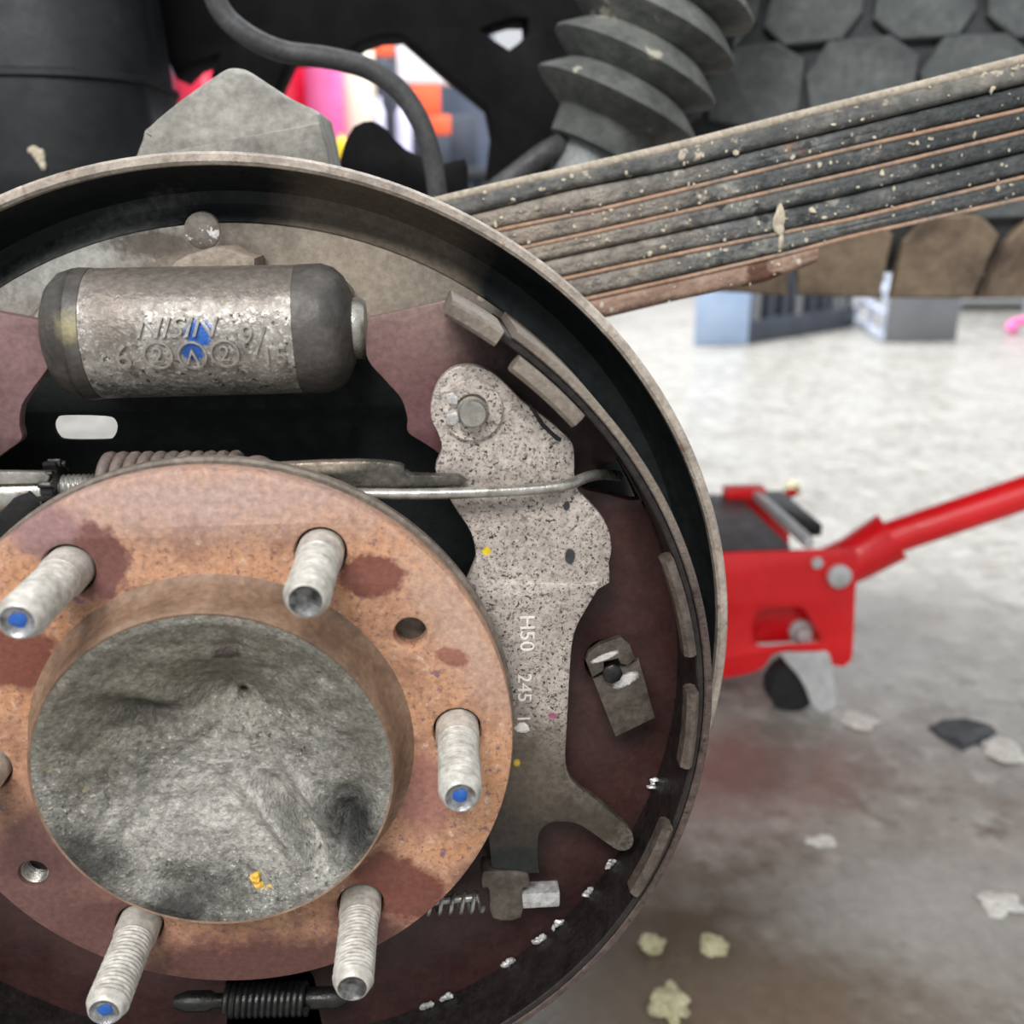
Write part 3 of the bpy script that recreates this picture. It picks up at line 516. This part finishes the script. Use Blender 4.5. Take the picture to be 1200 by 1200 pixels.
# ------------------------------------------------------------------ leaf spring
lf = thing('leaf_spring', 'thick stack of muddy rusty spring leaves sloping up to the right', 'leaf spring', at(850, 350, 0.18))
LY = 0.165; LW = 0.062
B = [[(480, 242), (510, 233), (600, 212), (700, 190), (800, 167), (933, 133), (1067, 100), (1200, 66)],
     [(500, 266), (547, 254), (667, 223), (800, 198), (1000, 150), (1200, 101)],
     [(540, 280), (580, 270), (700, 246), (800, 222), (1000, 173), (1200, 128)],
     [(575, 298), (613, 290), (700, 271), (800, 248), (1000, 202), (1200, 154)],
     [(600, 315), (637, 307), (800, 272), (1000, 229), (1200, 180)],
     [(620, 336), (663, 326), (800, 296), (1000, 256), (1200, 207)],
     [(645, 358), (687, 350), (800, 325), (933, 294), (1000, 276), (1200, 232)],
     [(670, 384), (713, 374), (800, 353), (933, 326), (970, 318)]]
def interp(line, x):
    if x <= line[0][0]:
        (a, b), (c, d_) = line[0], line[2]; return b + (d_-b)/(c-a)*(x-a)
    for (a, b), (c, d_) in zip(line, line[1:]):
        if x <= c: return b+(d_-b)*(x-a)/(c-a)
    (a, b), (c, d_) = line[-2], line[-1]; return d_+(d_-b)/(c-a)*(x-c)
for i in range(7):
    last = i == 6
    xs = [380+20*k for k in range(66)] if not last else [380+20*k for k in range(30)]
    vs = []; fs = []
    for x in xs:
        T = at(x, interp(B[i], x), LY); Bt = at(x, interp(B[i+1], x), LY)
        top = T.z - 0.0001; bot = Bt.z + 0.0003; hgt = top-bot
        if last and x > 900: f_ = (x-900)/80*0.45; bot += hgt*f_; hgt = top-bot
        zc = (top+bot)/2; r = hgt/2
        yb = LY + LW; q = hgt*0.36
        sec = [(LY+q, top), (LY+q*.35, top-q*.35), (LY, top-q), (LY+0.0006, zc), (LY, bot+q), (LY+q*.35, bot+q*.35), (LY+q, bot), (yb-q, bot), (yb, bot+q), (yb, top-q), (yb-q, top)]
        for y_, z_ in sec: vs.append((T.x, y_, z_))
    n = 11
    for k in range(len(xs)-1):
        for j in range(n): fs.append((k*n+j, k*n+(j+1) % n, (k+1)*n+(j+1) % n, (k+1)*n+j))
    fs += [tuple(range(n)), tuple(reversed([(len(xs)-1)*n+j for j in range(n)]))]
    MB().add(vs, fs).build('spring_leaf', leaf_rust if last else (leaf_top if i == 0 else leaf_m), lf, smooth=60)
    if i in (1, 2, 4, 5):                        # rusty seam squeezed out between two leaves
        MB().tube([at(x, interp(B[i+1], x)+0.5, LY+0.0012) for x in range(480, 1681, 30)], 0.0009, 8).build('rust_seam', liner_m, lf, label='orange rust line between leaves')
MB().tube([at(x, interp(B[0], x)+2.2, LY+0.0022)+Vector((0, 0, -0.0004)) for x in range(470, 1681, 30)], 0.0021, 10).build('dust_line', dust_m, lf, label='beige dust along the top edge')
mdb = MB()
rd = random.Random(11)
for j in range(260):
    x = rd.uniform(560, 1200); i = rd.choice([0, 1, 2, 3, 4, 5, 6]); t_ = rd.uniform(.15, .9)
    y = interp(B[i], x)*(1-t_)+interp(B[i+1], x)*t_
    if i == 6 and x > 930: continue
    s_ = rd.uniform(0.00025, 0.0008)*rd.choice([1, 1, 1.6]); mdb.blob(at(x, y, LY), (s_*rd.uniform(.5, 1.6), s_*.5, s_*rd.uniform(.6, 1.5)), 1, 0.4, j)
mdb.build('mud_specks', mud, lf, kind='stuff', label='pale specks of dried mud')
mb_ = MB()
for q, s_ in (((913, 256), (0.0024, 0.0014, 0.0055)), ((914, 268), (0.0020, 0.0014, 0.0030)), ((915, 282), (0.0012, 0.001, 0.0038))): mb_.blob(at(*q, LY), s_, 2, 0.25, q[1])
mb_.build('mud_clot', mud, lf, label='cream clot of dried mud')

# ------------------------------------------------------------------ bump stop, tank, hose, shock, spare wheel, chassis
bs_ = thing('bump_stop', 'grey rubber bump stop with a sloped top behind the plate rim', 'bump stop', at(285, 200, 0.15))
f0 = [(at(a, b, 0.125)) for a, b in ((178, 168), (205, 178), (378, 143), (390, 195), (392, 240), (176, 240))]
oc = smooth(px([(176, 240), (177, 165), (184, 150), (215, 120), (258, 86), (272, 80), (288, 82), (305, 92), (345, 118), (374, 132), (380, 142), (390, 190), (394, 240)], 0.16), 3)
mbs = MB(); mbs.plate([(a.x, a.y) for a in oc], 0.145, 0.20, 0.004)
lw = px([(177, 240), (177, 182), (200, 178), (290, 160), (376, 144), (386, 180), (392, 240)], 0.145)
for k, v in enumerate(mbs.v):
    zl = at(280, 160, 0.145).z
    if v[2] > zl and v[1] < 0.17: mbs.v[k] = (v[0], v[1] + (v[2]-zl)*0.45, v[2])
mbs.plate(lw, 0.141, 0.16, 0.002); mbs.build('block', rubber_grey, bs_)

tk = thing('fuel_tank', 'dull black tank with a horizontal seam filling the upper left corner', 'tank', at(80, 330, 0.40))
Yt = 0.34; e0 = at(212, 100, Yt+0.13)
def tank_loop(z, grow=0.0):
    xr = e0.x + grow; xl = xr-0.75; y0 = Yt-grow; y1 = Yt+0.165; r = 0.055; pts = []
    for cx_, cy_, s0 in ((xr-r, y0+r, -PI/2), (xr-r, y1-r, 0), (xl+r, y1-r, PI/2), (xl+r, y0+r, PI)):
        for k in range(9):
            a = s0+PI/2*k/8; pts.append((cx_+r*math.cos(a), cy_+r*math.sin(a), z))
    return pts
zs_ = at(100, 82, Yt).z; zb = at(100, 262, Yt).z
lay = [(zb, -0.03), (zb+0.006, -0.012), (zb+0.02, -0.002), (zb+0.03, 0), (zs_-0.004, 0), (zs_-0.0025, 0.002), (zs_+0.0005, 0.002), (zs_+0.002, -0.002), (zs_+0.1, -0.008), (zs_+0.2, -0.012)]
vs = []; fs = []
for z_, g_ in lay: vs += tank_loop(z_, g_)
n = 36
for i in range(len(lay)-1):
    for k in range(n): fs.append((i*n+k, i*n+(k+1) % n, (i+1)*n+(k+1) % n, (i+1)*n+k))
fs += [tuple(range(n)), tuple(reversed([(len(lay)-1)*n+k for k in range(n)]))]
MB().add(vs, fs).build('shell', tank_m, tk)
MB().blob(at(46, 182, Yt)+Vector((0, 0.0, 0)), (0.0034, 0.002, 0.0042), 2, 0.3, 4).blob(at(40, 176, Yt), (0.0035, 0.0015, 0.002), 2, 0.3, 5).blob(at(50, 193, Yt), (0.002, 0.0015, 0.003), 2, 0.3, 6).build('mud_clot', mud, tk, label='pale clot of mud')

hs = thing('brake_hose', 'dark rubber brake hose arching down behind the plate rim', 'hose', at(512, 240, 0.28))
MB().tube(smooth([at(a, b, 0.25+0.00004*a) for a, b in ((238, -60), (255, 5), (285, 38), (330, 60), (385, 68), (430, 80), (468, 106), (492, 142), (506, 185), (514, 240), (516, 300))], 8, False), 0.0052, 12).build('tube', hose_m, hs)

sk = thing('shock_absorber', 'shock absorber with a grey dusty ribbed rubber bellows', 'shock absorber', at(700, 240, 0.36))
YS = 0.34
s0, s1 = at(702, 172, YS), at(808, -60, YS); ax = (s1-s0); Ls_ = ax.length; mm = (YS-CAM.y)/F
R1 = 96*mm; pr = [(52*mm, -0.004), (56*mm, -0.003), (58*mm, 22*mm), (60*mm, 24*mm)]
tpos = 26*mm
for k in range(6):
    pr += [(66*mm, tpos), (R1*.90, tpos+11*mm), (R1, tpos+18*mm), (R1*.99, tpos+22*mm), (72*mm, tpos+40*mm)]; tpos += 43*mm
MB().lathe(pr, s0, ax, 64).build('bellows', bellows_m, sk, smooth=50)
MB().lathe([(40*mm, 0), (40*mm, -90*mm), (28*mm, -95*mm), (28*mm, -150*mm)], s0, ax, 40).build('damper_tube', shock_m, sk, label='pale grey metal tube below the bellows')
MB().tube(smooth([at(560, 238, YS-.01), at(600, 208, YS-.01), at(640, 178, YS-.01), at(668, 166, YS)], 5, False), 0.0065, 10).build('pipe', hose_m, sk)

ty = thing('spare_tire', 'dark spare tyre with chunky tread blocks slung behind the leaf spring', 'tire', (0.50, 0.95, 0.5))
TR = 0.355; TX, TY = 0.50, 0.93; tzb = at(1090, 324, TY-TR+0.02).z; TWD = 0.245
prf = [(0.20, 0.03), (0.24, 0.004), (0.29, 0.0), (0.325, 0.012), (0.340, 0.035), (0.344, 0.06), (0.346, TWD/2), (0.344, TWD-0.06), (0.340, TWD-0.035), (0.325, TWD-0.012), (0.29, TWD), (0.24, TWD-0.004), (0.20, TWD-0.03)]
MB().lathe(prf, (TX, TY, tzb), (0, 0, 1), 96).build('carcass', tire_groove, ty)
def block(mode, seed):
    r_ = random.Random(seed)
    if mode == 'mid': o = [(-.046, -.018), (-.030, -.036), (.022, -.034), (.046, -.010), (.038, .026), (.006, .037), (-.034, .030)]
    elif mode == 'mid2': o = [(-.040, -.026), (.012, -.038), (.044, -.022), (.046, .020), (.020, .036), (-.030, .034), (-.047, .006)]
    else: o = [(-.042, -.040), (.040, -.040), (.042, .018), (.020, .036), (-.028, .034), (-.043, .012)]
    return o
NB = 24
def tread(a, zc, o, m, flip=1, dz=0.0, r0=0.340, r1=TR):
    vs = []
    n_ = len(o)
    for rr, sc in ((r0, 1.0), (r1-0.002, .98), (r1, .93)):
        for u, v in o:
            v *= flip; u *= flip; b = a+u*sc/TR; z_ = zc+v*sc
            drop = max(0, abs(z_-TWD/2)-0.075); r_ = rr-drop*0.45
            vs.append((TX+r_*math.cos(b), TY+r_*math.sin(b), tzb+z_))
    fs = [(i*n_+k, i*n_+(k+1) % n_, (i+1)*n_+(k+1) % n_, (i+1)*n_+k) for i in range(2) for k in range(n_)] + [tuple(range(n_)), tuple(2*n_+k for k in range(n_))]
    MB().add(vs, fs).build('tread_block', m, ty, smooth=20)
for k in range(NB):
    a = 2*PI*k/NB
    tread(a, TWD*.345, block('mid', k), tire_m); tread(a+PI/NB, TWD*.655, block('mid2', k), tire_m)
    tread(a+PI/NB, TWD*.075, block('s', k), tire_dust); tread(a, TWD*.925, block('s', k), tire_m, -1)

ch = thing('truck_chassis', 'black underbody of the truck overhead with dark gaps above the brake', 'chassis', (0.1, 0.9, 0.78))
Yc = 0.52
co = [(-200, -320), (-200, 60), (190, 60), (206, 92), (222, 76), (256, 65), (246, 88), (262, 125), (316, 125), (326, 96), (338, 70), (400, 66), (424, 50), (446, 42), (470, 41), (522, 86), (571, 126), (578, 160), (572, 210), (600, 225), (690, 190), (860, 60), (900, -320)]
hl = [(564, 35), (580, 28), (600, 22), (618, 22), (619, 38), (608, 50), (597, 58), (580, 47)]
MB().plate(px(co, Yc), Yc, Yc+0.05, 0.003, [px(hl, Yc)]).build('crossmember', under_m, ch)
zt = at(400, -318, Yc).z
MB().box((0.1, 0.85, zt+0.02), (2.2, 0.75, 0.04), 0.004).build('bed_floor', under_m, ch)

# ------------------------------------------------------------------ floor jack
base = fl(952, 832); YJ = base.y
jk = thing('floor_jack', 'red floor jack with grey deck and long red handle on the concrete', 'floor jack', (base.x-0.1, YJ+0.1, 0))
PJ = lambda pts, Y=YJ: px(pts, Y)
MB().plate([(a.x, a.y) for a in smooth(PJ([(640, 655), (700, 652), (800, 650), (900, 647), (994, 644), (1005, 650), (1006, 665), (1003, 700), (1000, 765), (994, 778), (984, 782), (955, 772), (930, 764), (906, 768), (896, 782), (870, 792), (800, 800), (640, 806)]), 3)], YJ, YJ+0.006, 0.002,
          [[(a.x, a.y) for a in smooth(PJ([(890, 716), (930, 712), (944, 716), (955, 735), (962, 752), (930, 756), (890, 758), (882, 740)]), 3)]]).build('side_plate', red_m, jk, label='near red side plate')
DJ = 0.20
MB().plate([(a.x, a.y) for a in smooth(PJ([(640, 655), (800, 650), (994, 644), (1004, 652), (1000, 765), (984, 778), (900, 775), (640, 800)]), 3)], YJ+DJ, YJ+DJ+0.006, 0.002).build('side_plate', red_m, jk, label='far red side plate')
MB().plate(PJ([(870, 705), (975, 700), (975, 765), (870, 770)]), YJ+0.03, YJ+0.036, 0.001).build('inner_plate', red_m, jk, label='red plate inside the opening')
tl = at(640, 652, YJ); tr_ = at(962, 645, YJ)
MB().box(((tl.x+at(930, 645, YJ).x)/2, YJ+DJ/2+.003, tl.z-0.002), (at(930, 645, YJ).x-tl.x, DJ-0.01, 0.004), 0.001).build('deck', jack_dark, jk, label='grey steel deck')
p = at(945, 643, YJ)
MB().box((p.x+.005, YJ+DJ/2+.003, p.z+0.004), (0.010, DJ*.98, 0.012), 0.002).build('cross_bar', jack_white, jk, label='pale plated cross bar')
MB().box((p.x+.024, YJ+0.12, p.z-0.0), (0.03, 0.13, 0.014), 0.002).build('release_block', dark_steel, jk, label='dark block beside the handle')
MB().box((p.x-.008, YJ+DJ*.93, p.z+0.006), (0.05, 0.02, 0.014), 0.003).build('rear_bar', red_m, jk)
for q, r in (((982, 674), 15.5), ((957, 659), 8), ):
    c = at(*q, YJ); rr = r*(YJ-CAM.y)/F
    MB().lathe([(rr, 0), (rr, -rr*.5), (rr*.85, -rr*.62), (0, -rr*.66)], (c.x, YJ, c.z), seg=6 if r < 10 else 24).build('bolt', jack_white, jk)
c = at(937, 738, YJ+0.03); rr = 16*(YJ-CAM.y)/F
MB().lathe([(rr, 0), (rr, -.006), (rr*.6, -.007), (rr*.6, -.016), (0, -.017)], (c.x, YJ+0.03, c.z), seg=24).build('bolt', jack_white, jk, label='plated nut inside the opening')
hy = YJ+0.10
MB().tube([at(962, 672, hy), at(1000, 655, hy), at(1046, 628, hy-.01)], [0.026, 0.027, 0.030], 20).build('handle_socket', red_m, jk)
MB().tube([at(1036, 633, hy-.01), at(1200, 578, hy-.03), at(1420, 504, hy-.06)], 0.0195, 24).build('handle', red_m, jk)
cq = fl(955, 832)
MB().plate([(a.x, a.y) for a in smooth(PJ([(914, 766), (930, 764), (955, 763), (970, 764), (974, 785), (979, 815), (976, 829), (963, 834), (951, 826), (944, 808), (934, 790)], YJ-.01), 3)], YJ-0.014, YJ-0.009, 0.001).build('caster_fork', jack_white, jk, label='pale plated caster fork')
wl = at(928, 799, YJ+0.01); R_ = wl.z
MB().lathe([(R_*.5, 0.0), (R_*.92, 0.002), (R_, 0.006), (R_, 0.024), (R_*.92, 0.028), (R_*.5, 0.03)], (wl.x, YJ-0.006, R_), seg=40).build('caster_wheel', black_rub, jk)
wl2 = at(700, 802, YJ+0.01)
MB().lathe([(R_*.5, 0.0), (R_*.92, 0.002), (R_, 0.006), (R_, 0.024), (R_*.92, 0.028), (R_*.5, 0.03)], (wl2.x+.01, YJ+0.012, R_), seg=40).build('front_wheel', jack_dark, jk)

# ------------------------------------------------------------------ crates and low bench at the back
def standing(pa, pb, h, dep, off=0.0): ...
ca, cb = fl(808, 402), fl(884, 408); cY = (ca.y+cb.y)/2; w_ = cb.x-ca.x
c1 = thing('plastic_crate', 'pale blue crate with a dark slatted side on the far floor', 'crate', ((ca.x+cb.x)/2, cY+.1, 0))
CH = 0.30
MB().box(((ca.x+cb.x)/2, cY+.012, CH/2), (w_, .024, CH), .006).build('end_panel', crate_blue, c1)
sA = Vector((cb.x, cY+.01, 0)); sB = fl(1000, 384); dv = (sB-sA); rotz = Matrix.Rotation(math.atan2(dv.y, dv.x), 3, 'Z'); ln = dv.length
MB().box((sA+sB)/2+Vector((0, 0.015, .045)), (ln, .02, .09), .004, rotz).box((sA+sB)/2+Vector((0, 0.015, CH-.02)), (ln, .02, .04), .004, rotz).build('side_rail', crate_dark, c1)
for k in range(8):
    MB().box(sA+dv*((k+.5)/8)+Vector((0, .015, CH/2)), (ln*.045, .018, CH-.02), .003, rotz).build('slat', crate_dark if k % 3 else crate_grey, c1)
nb = sA + Vector((0.02, .16, 0))
MB().box((sA+sB)/2+Vector((-.02, 0.09, CH/2)), (ln, .01, CH*.98), .003, rotz).build('back_panel', bench_m, c1)
da, db = fl(1032, 400), fl(1095, 394)
c2 = thing('lattice_crate', 'white lattice crate with a grey panel on the far floor', 'crate', ((da.x+db.x)/2, da.y, 0))
la, lb = fl(1003, 380), fl(1033, 401); dl = lb-la; rz = Matrix.Rotation(math.atan2(dl.y, dl.x), 3, 'Z')
for k in range(3): MB().box(la+dl*(k/2*.94+.03)+Vector((0, 0, .16)), (.022, .022, .32), .003, rz).build('upright', crate_white, c2)
for k in range(4): MB().box((la+lb)/2+Vector((0, 0, .02+.09*k)), (dl.length, .018, .03), .003, rz).build('crossbar', crate_white, c2)
MB().box(((lb.x+db.x)/2+.01, lb.y+.01, .17), (db.x-lb.x, .022, .34), .004).build('panel', crate_grey, c2)
bx = fl(1095, 372); by = bx.y+.25
bn = thing('low_bench', 'dark low steel bench with a pale post behind the crates', 'bench', (bx.x+.6, by, 0))
MB().box((bx.x+.62, by+.2, .20), (1.3, .5, .03), .006).build('top', crate_grey, bn)
MB().box((bx.x+.62, by+.42, .10), (1.3, .02, .16), .003).build('back_panel', bench_m, bn)
for k, xx in enumerate((.02, .24, .62, 1.22)): MB().box((bx.x+xx, by, .095), (.035, .035, .19), .004).build('post', crate_white, bn)
pk = fl(1196, 392)
hp_ = thing('pink_hose', 'pink hose end lying on the far floor at the right edge', 'hose', pk)
MB().tube(smooth([pk+Vector((-.03, 0, .015)), pk+Vector((-.02, .05, .03)), pk+Vector((.05, .06, .05)), pk+Vector((.18, .0, .05)), pk+Vector((.3, .02, .02))], 6, False), .018, 12).build('tube', pink, hp_)

# ------------------------------------------------------------------ bench along the back wall with goods
YB = 3.95
zsh = at(400, 196, YB).z
wbn = thing('storage_counter', 'dark counter against the blue-grey back wall holding coloured goods', 'counter', (at(380, 200, YB).x, YB+.2, 0))
x0, x1 = at(120, 200, YB).x, at(700, 200, YB).x
MB().box(((x0+x1)/2, YB+.2, zsh-.02), (x1-x0, .5, .04), .005).build('worktop', bench_m, wbn)
for k in range(4): MB().box((x0+(x1-x0)*(k+.5)/4, YB+.22, (zsh-.045)/2), ((x1-x0)/4-.02, .44, zsh-.045), .006).build('cabinet_front', crate_dark, wbn)
def can(name, label, cat, xa, xb, yt, m, cap=None, dy=0.0, tall=None):
    A, Bq = at(xa, yt, YB+dy), at(xb, yt, YB+dy); r = (Bq.x-A.x)/2; cx_ = (A.x+Bq.x)/2; h = A.z-zsh
    t = thing(name, label, cat, (cx_, YB+dy+r*.6, zsh))
    MB().lathe([(r*.94, 0), (r, .01), (r, h*.72), (r*.93, h*.84), (r*.5, h*.95), (r*.4, h)], (cx_, YB+dy+r*.6, zsh), (0, 0, 1), 32).build('bottle_body', m, t)
    MB().lathe([(r*.44, 0), (r*.44, h*.05), (r*.3, h*.06)], (cx_, YB+dy+r*.6, zsh+h), (0, 0, 1), 24).build('cap', cap or m, t)
can('oil_bottle', 'crimson bottle seen left of the grey bump stop', 'bottle', 190, 272, 12, crimson, pink)
can('oil_bottle', 'narrow dark red bottle touching the bump stop on its right', 'bottle', 312, 353, 0, crimson, dy=.14)
can('oil_bottle', 'pink and red bottle in front of the cream drum', 'bottle', 350, 396, 0, pink, crimson)
def carton(name, label, xa, xb, ya, yb, m, dy=0.0, z0=None):
    A, Bq = at(xa, ya, YB+dy), at(xb, yb, YB+dy)
    t = thing(name, label, 'box', ((A.x+Bq.x)/2, YB+dy+.06, Bq.z))
    MB().box(((A.x+Bq.x)/2, YB+dy+.06, (A.z+Bq.z)/2), (Bq.x-A.x, .12, A.z-Bq.z), .004).build('carton', m, t)
    MB().box(((A.x+Bq.x)/2, YB+dy+.06, A.z+.001), (Bq.x-A.x, .03, .003), .0005).build('tape', cream, t)
    return t
can('oil_drum', 'cream drum with yellow base beside the red bottles', 'drum', 386, 436, 20, cream, dy=.13)
can('oil_bottle', 'small yellow bottle at the drum plate rim', 'bottle', 392, 407, 160, yellow, dy=-.12)
can('spray_can', 'pale lilac spray can standing under the brake hose', 'can', 463, 481, 120, lilac, dy=-.05)
can('spray_can', 'pale lilac spray can beside the black bracket', 'can', 436, 450, 118, lilac, dy=-.05)
carton('carton', 'small orange carton on a dark box behind the hose', 503, 528, 135, 158, orange, -.02)
carton('storage_box', 'dark box under the small orange carton behind the hose', 503, 528, 158.5, 196, crate_dark, -.02)
carton('carton', 'orange carton supporting the large white carton', 482, 516, 98.5, 134, orange, .14)
carton('storage_box', 'wide dark box under the two stacked cartons', 470, 560, 134.5, 196, crate_dark, .14)
carton('carton', 'large white carton on top of an orange carton', 464, 540, 30, 98, white_card, .14)
carton('storage_box', 'tall slate box carrying a red-orange carton', 433, 463, 66.5, 196, crate_dark, .36)
carton('carton', 'red-orange carton at the top of the gap beside the white carton', 437, 461, 48, 66, orange, .36)

# ------------------------------------------------------------------ bits on the floor
def chip(name, label, q, s, m, seed, hz=.4, cat='debris', amp=.4):
    p = fl(*q); o = MB().blob((p.x, p.y, s[2]*.6), s, 3, amp, seed).build(name, m, None, 50); o['label'] = label; o['category'] = cat
    return o
chip('debris_chip', 'pale yellow chip nearest the shoe lining on the concrete', (765, 1112), (.0085, .008, .006), chip_m, 1)
chip('debris_chip', 'largest pale yellow crumb at the bottom edge of the photo', (784, 1180), (.0125, .014, .007), chip_m, 2)
chip('debris_chip', 'pale flat chip right of the yellow chip on the wet concrete', (836, 1110), (.010, .009, .003), chip_m, 3)
chip('debris_chip', 'white flat flake lying in the middle of the open concrete', (961, 987), (.012, .008, .002), chip_white, 4)
chip('debris_chip', 'white flake on the concrete at the right edge', (1174, 1060), (.016, .012, .003), chip_white, 5)
chip('debris_chip', 'yellow chip on the floor behind the jack deck', (927, 574), (.016, .02, .01), chip_m, 6)
chip('debris_chip', 'white chip on the concrete right of the black scrap', (1178, 882), (.018, .02, .004), chip_white, 7)
chip('debris_chip', 'white smear of grit just below the jack caster', (1005, 846), (.02, .016, .002), chip_white, 8)
ps = [fl(*q) for q in ((1086, 853), (1100, 848), (1130, 850), (1160, 850), (1168, 858), (1162, 870), (1140, 874), (1128, 881), (1116, 874), (1100, 865))]
sc = MB(); n = len(ps); cc = sum(ps, Vector())/n
vs = [Vector((p.x, p.y, 0.0005)) for p in ps] + [Vector((p.x*.85+cc.x*.15, p.y*.85+cc.y*.15, .004+.003*(i % 3))) for i, p in enumerate(ps)] + [cc+Vector((0, 0, .003))]
fs = [(i, (i+1) % n, n+(i+1) % n, n+i) for i in range(n)] + [(n+i, n+(i+1) % n, 2*n) for i in range(n)] + [tuple(range(n-1, -1, -1))]
o = sc.add(vs, fs).build('rubber_scrap', scrap_m, None, 30); o['label'] = 'crumpled black scrap lying on the concrete right of the jack'; o['category'] = 'scrap'
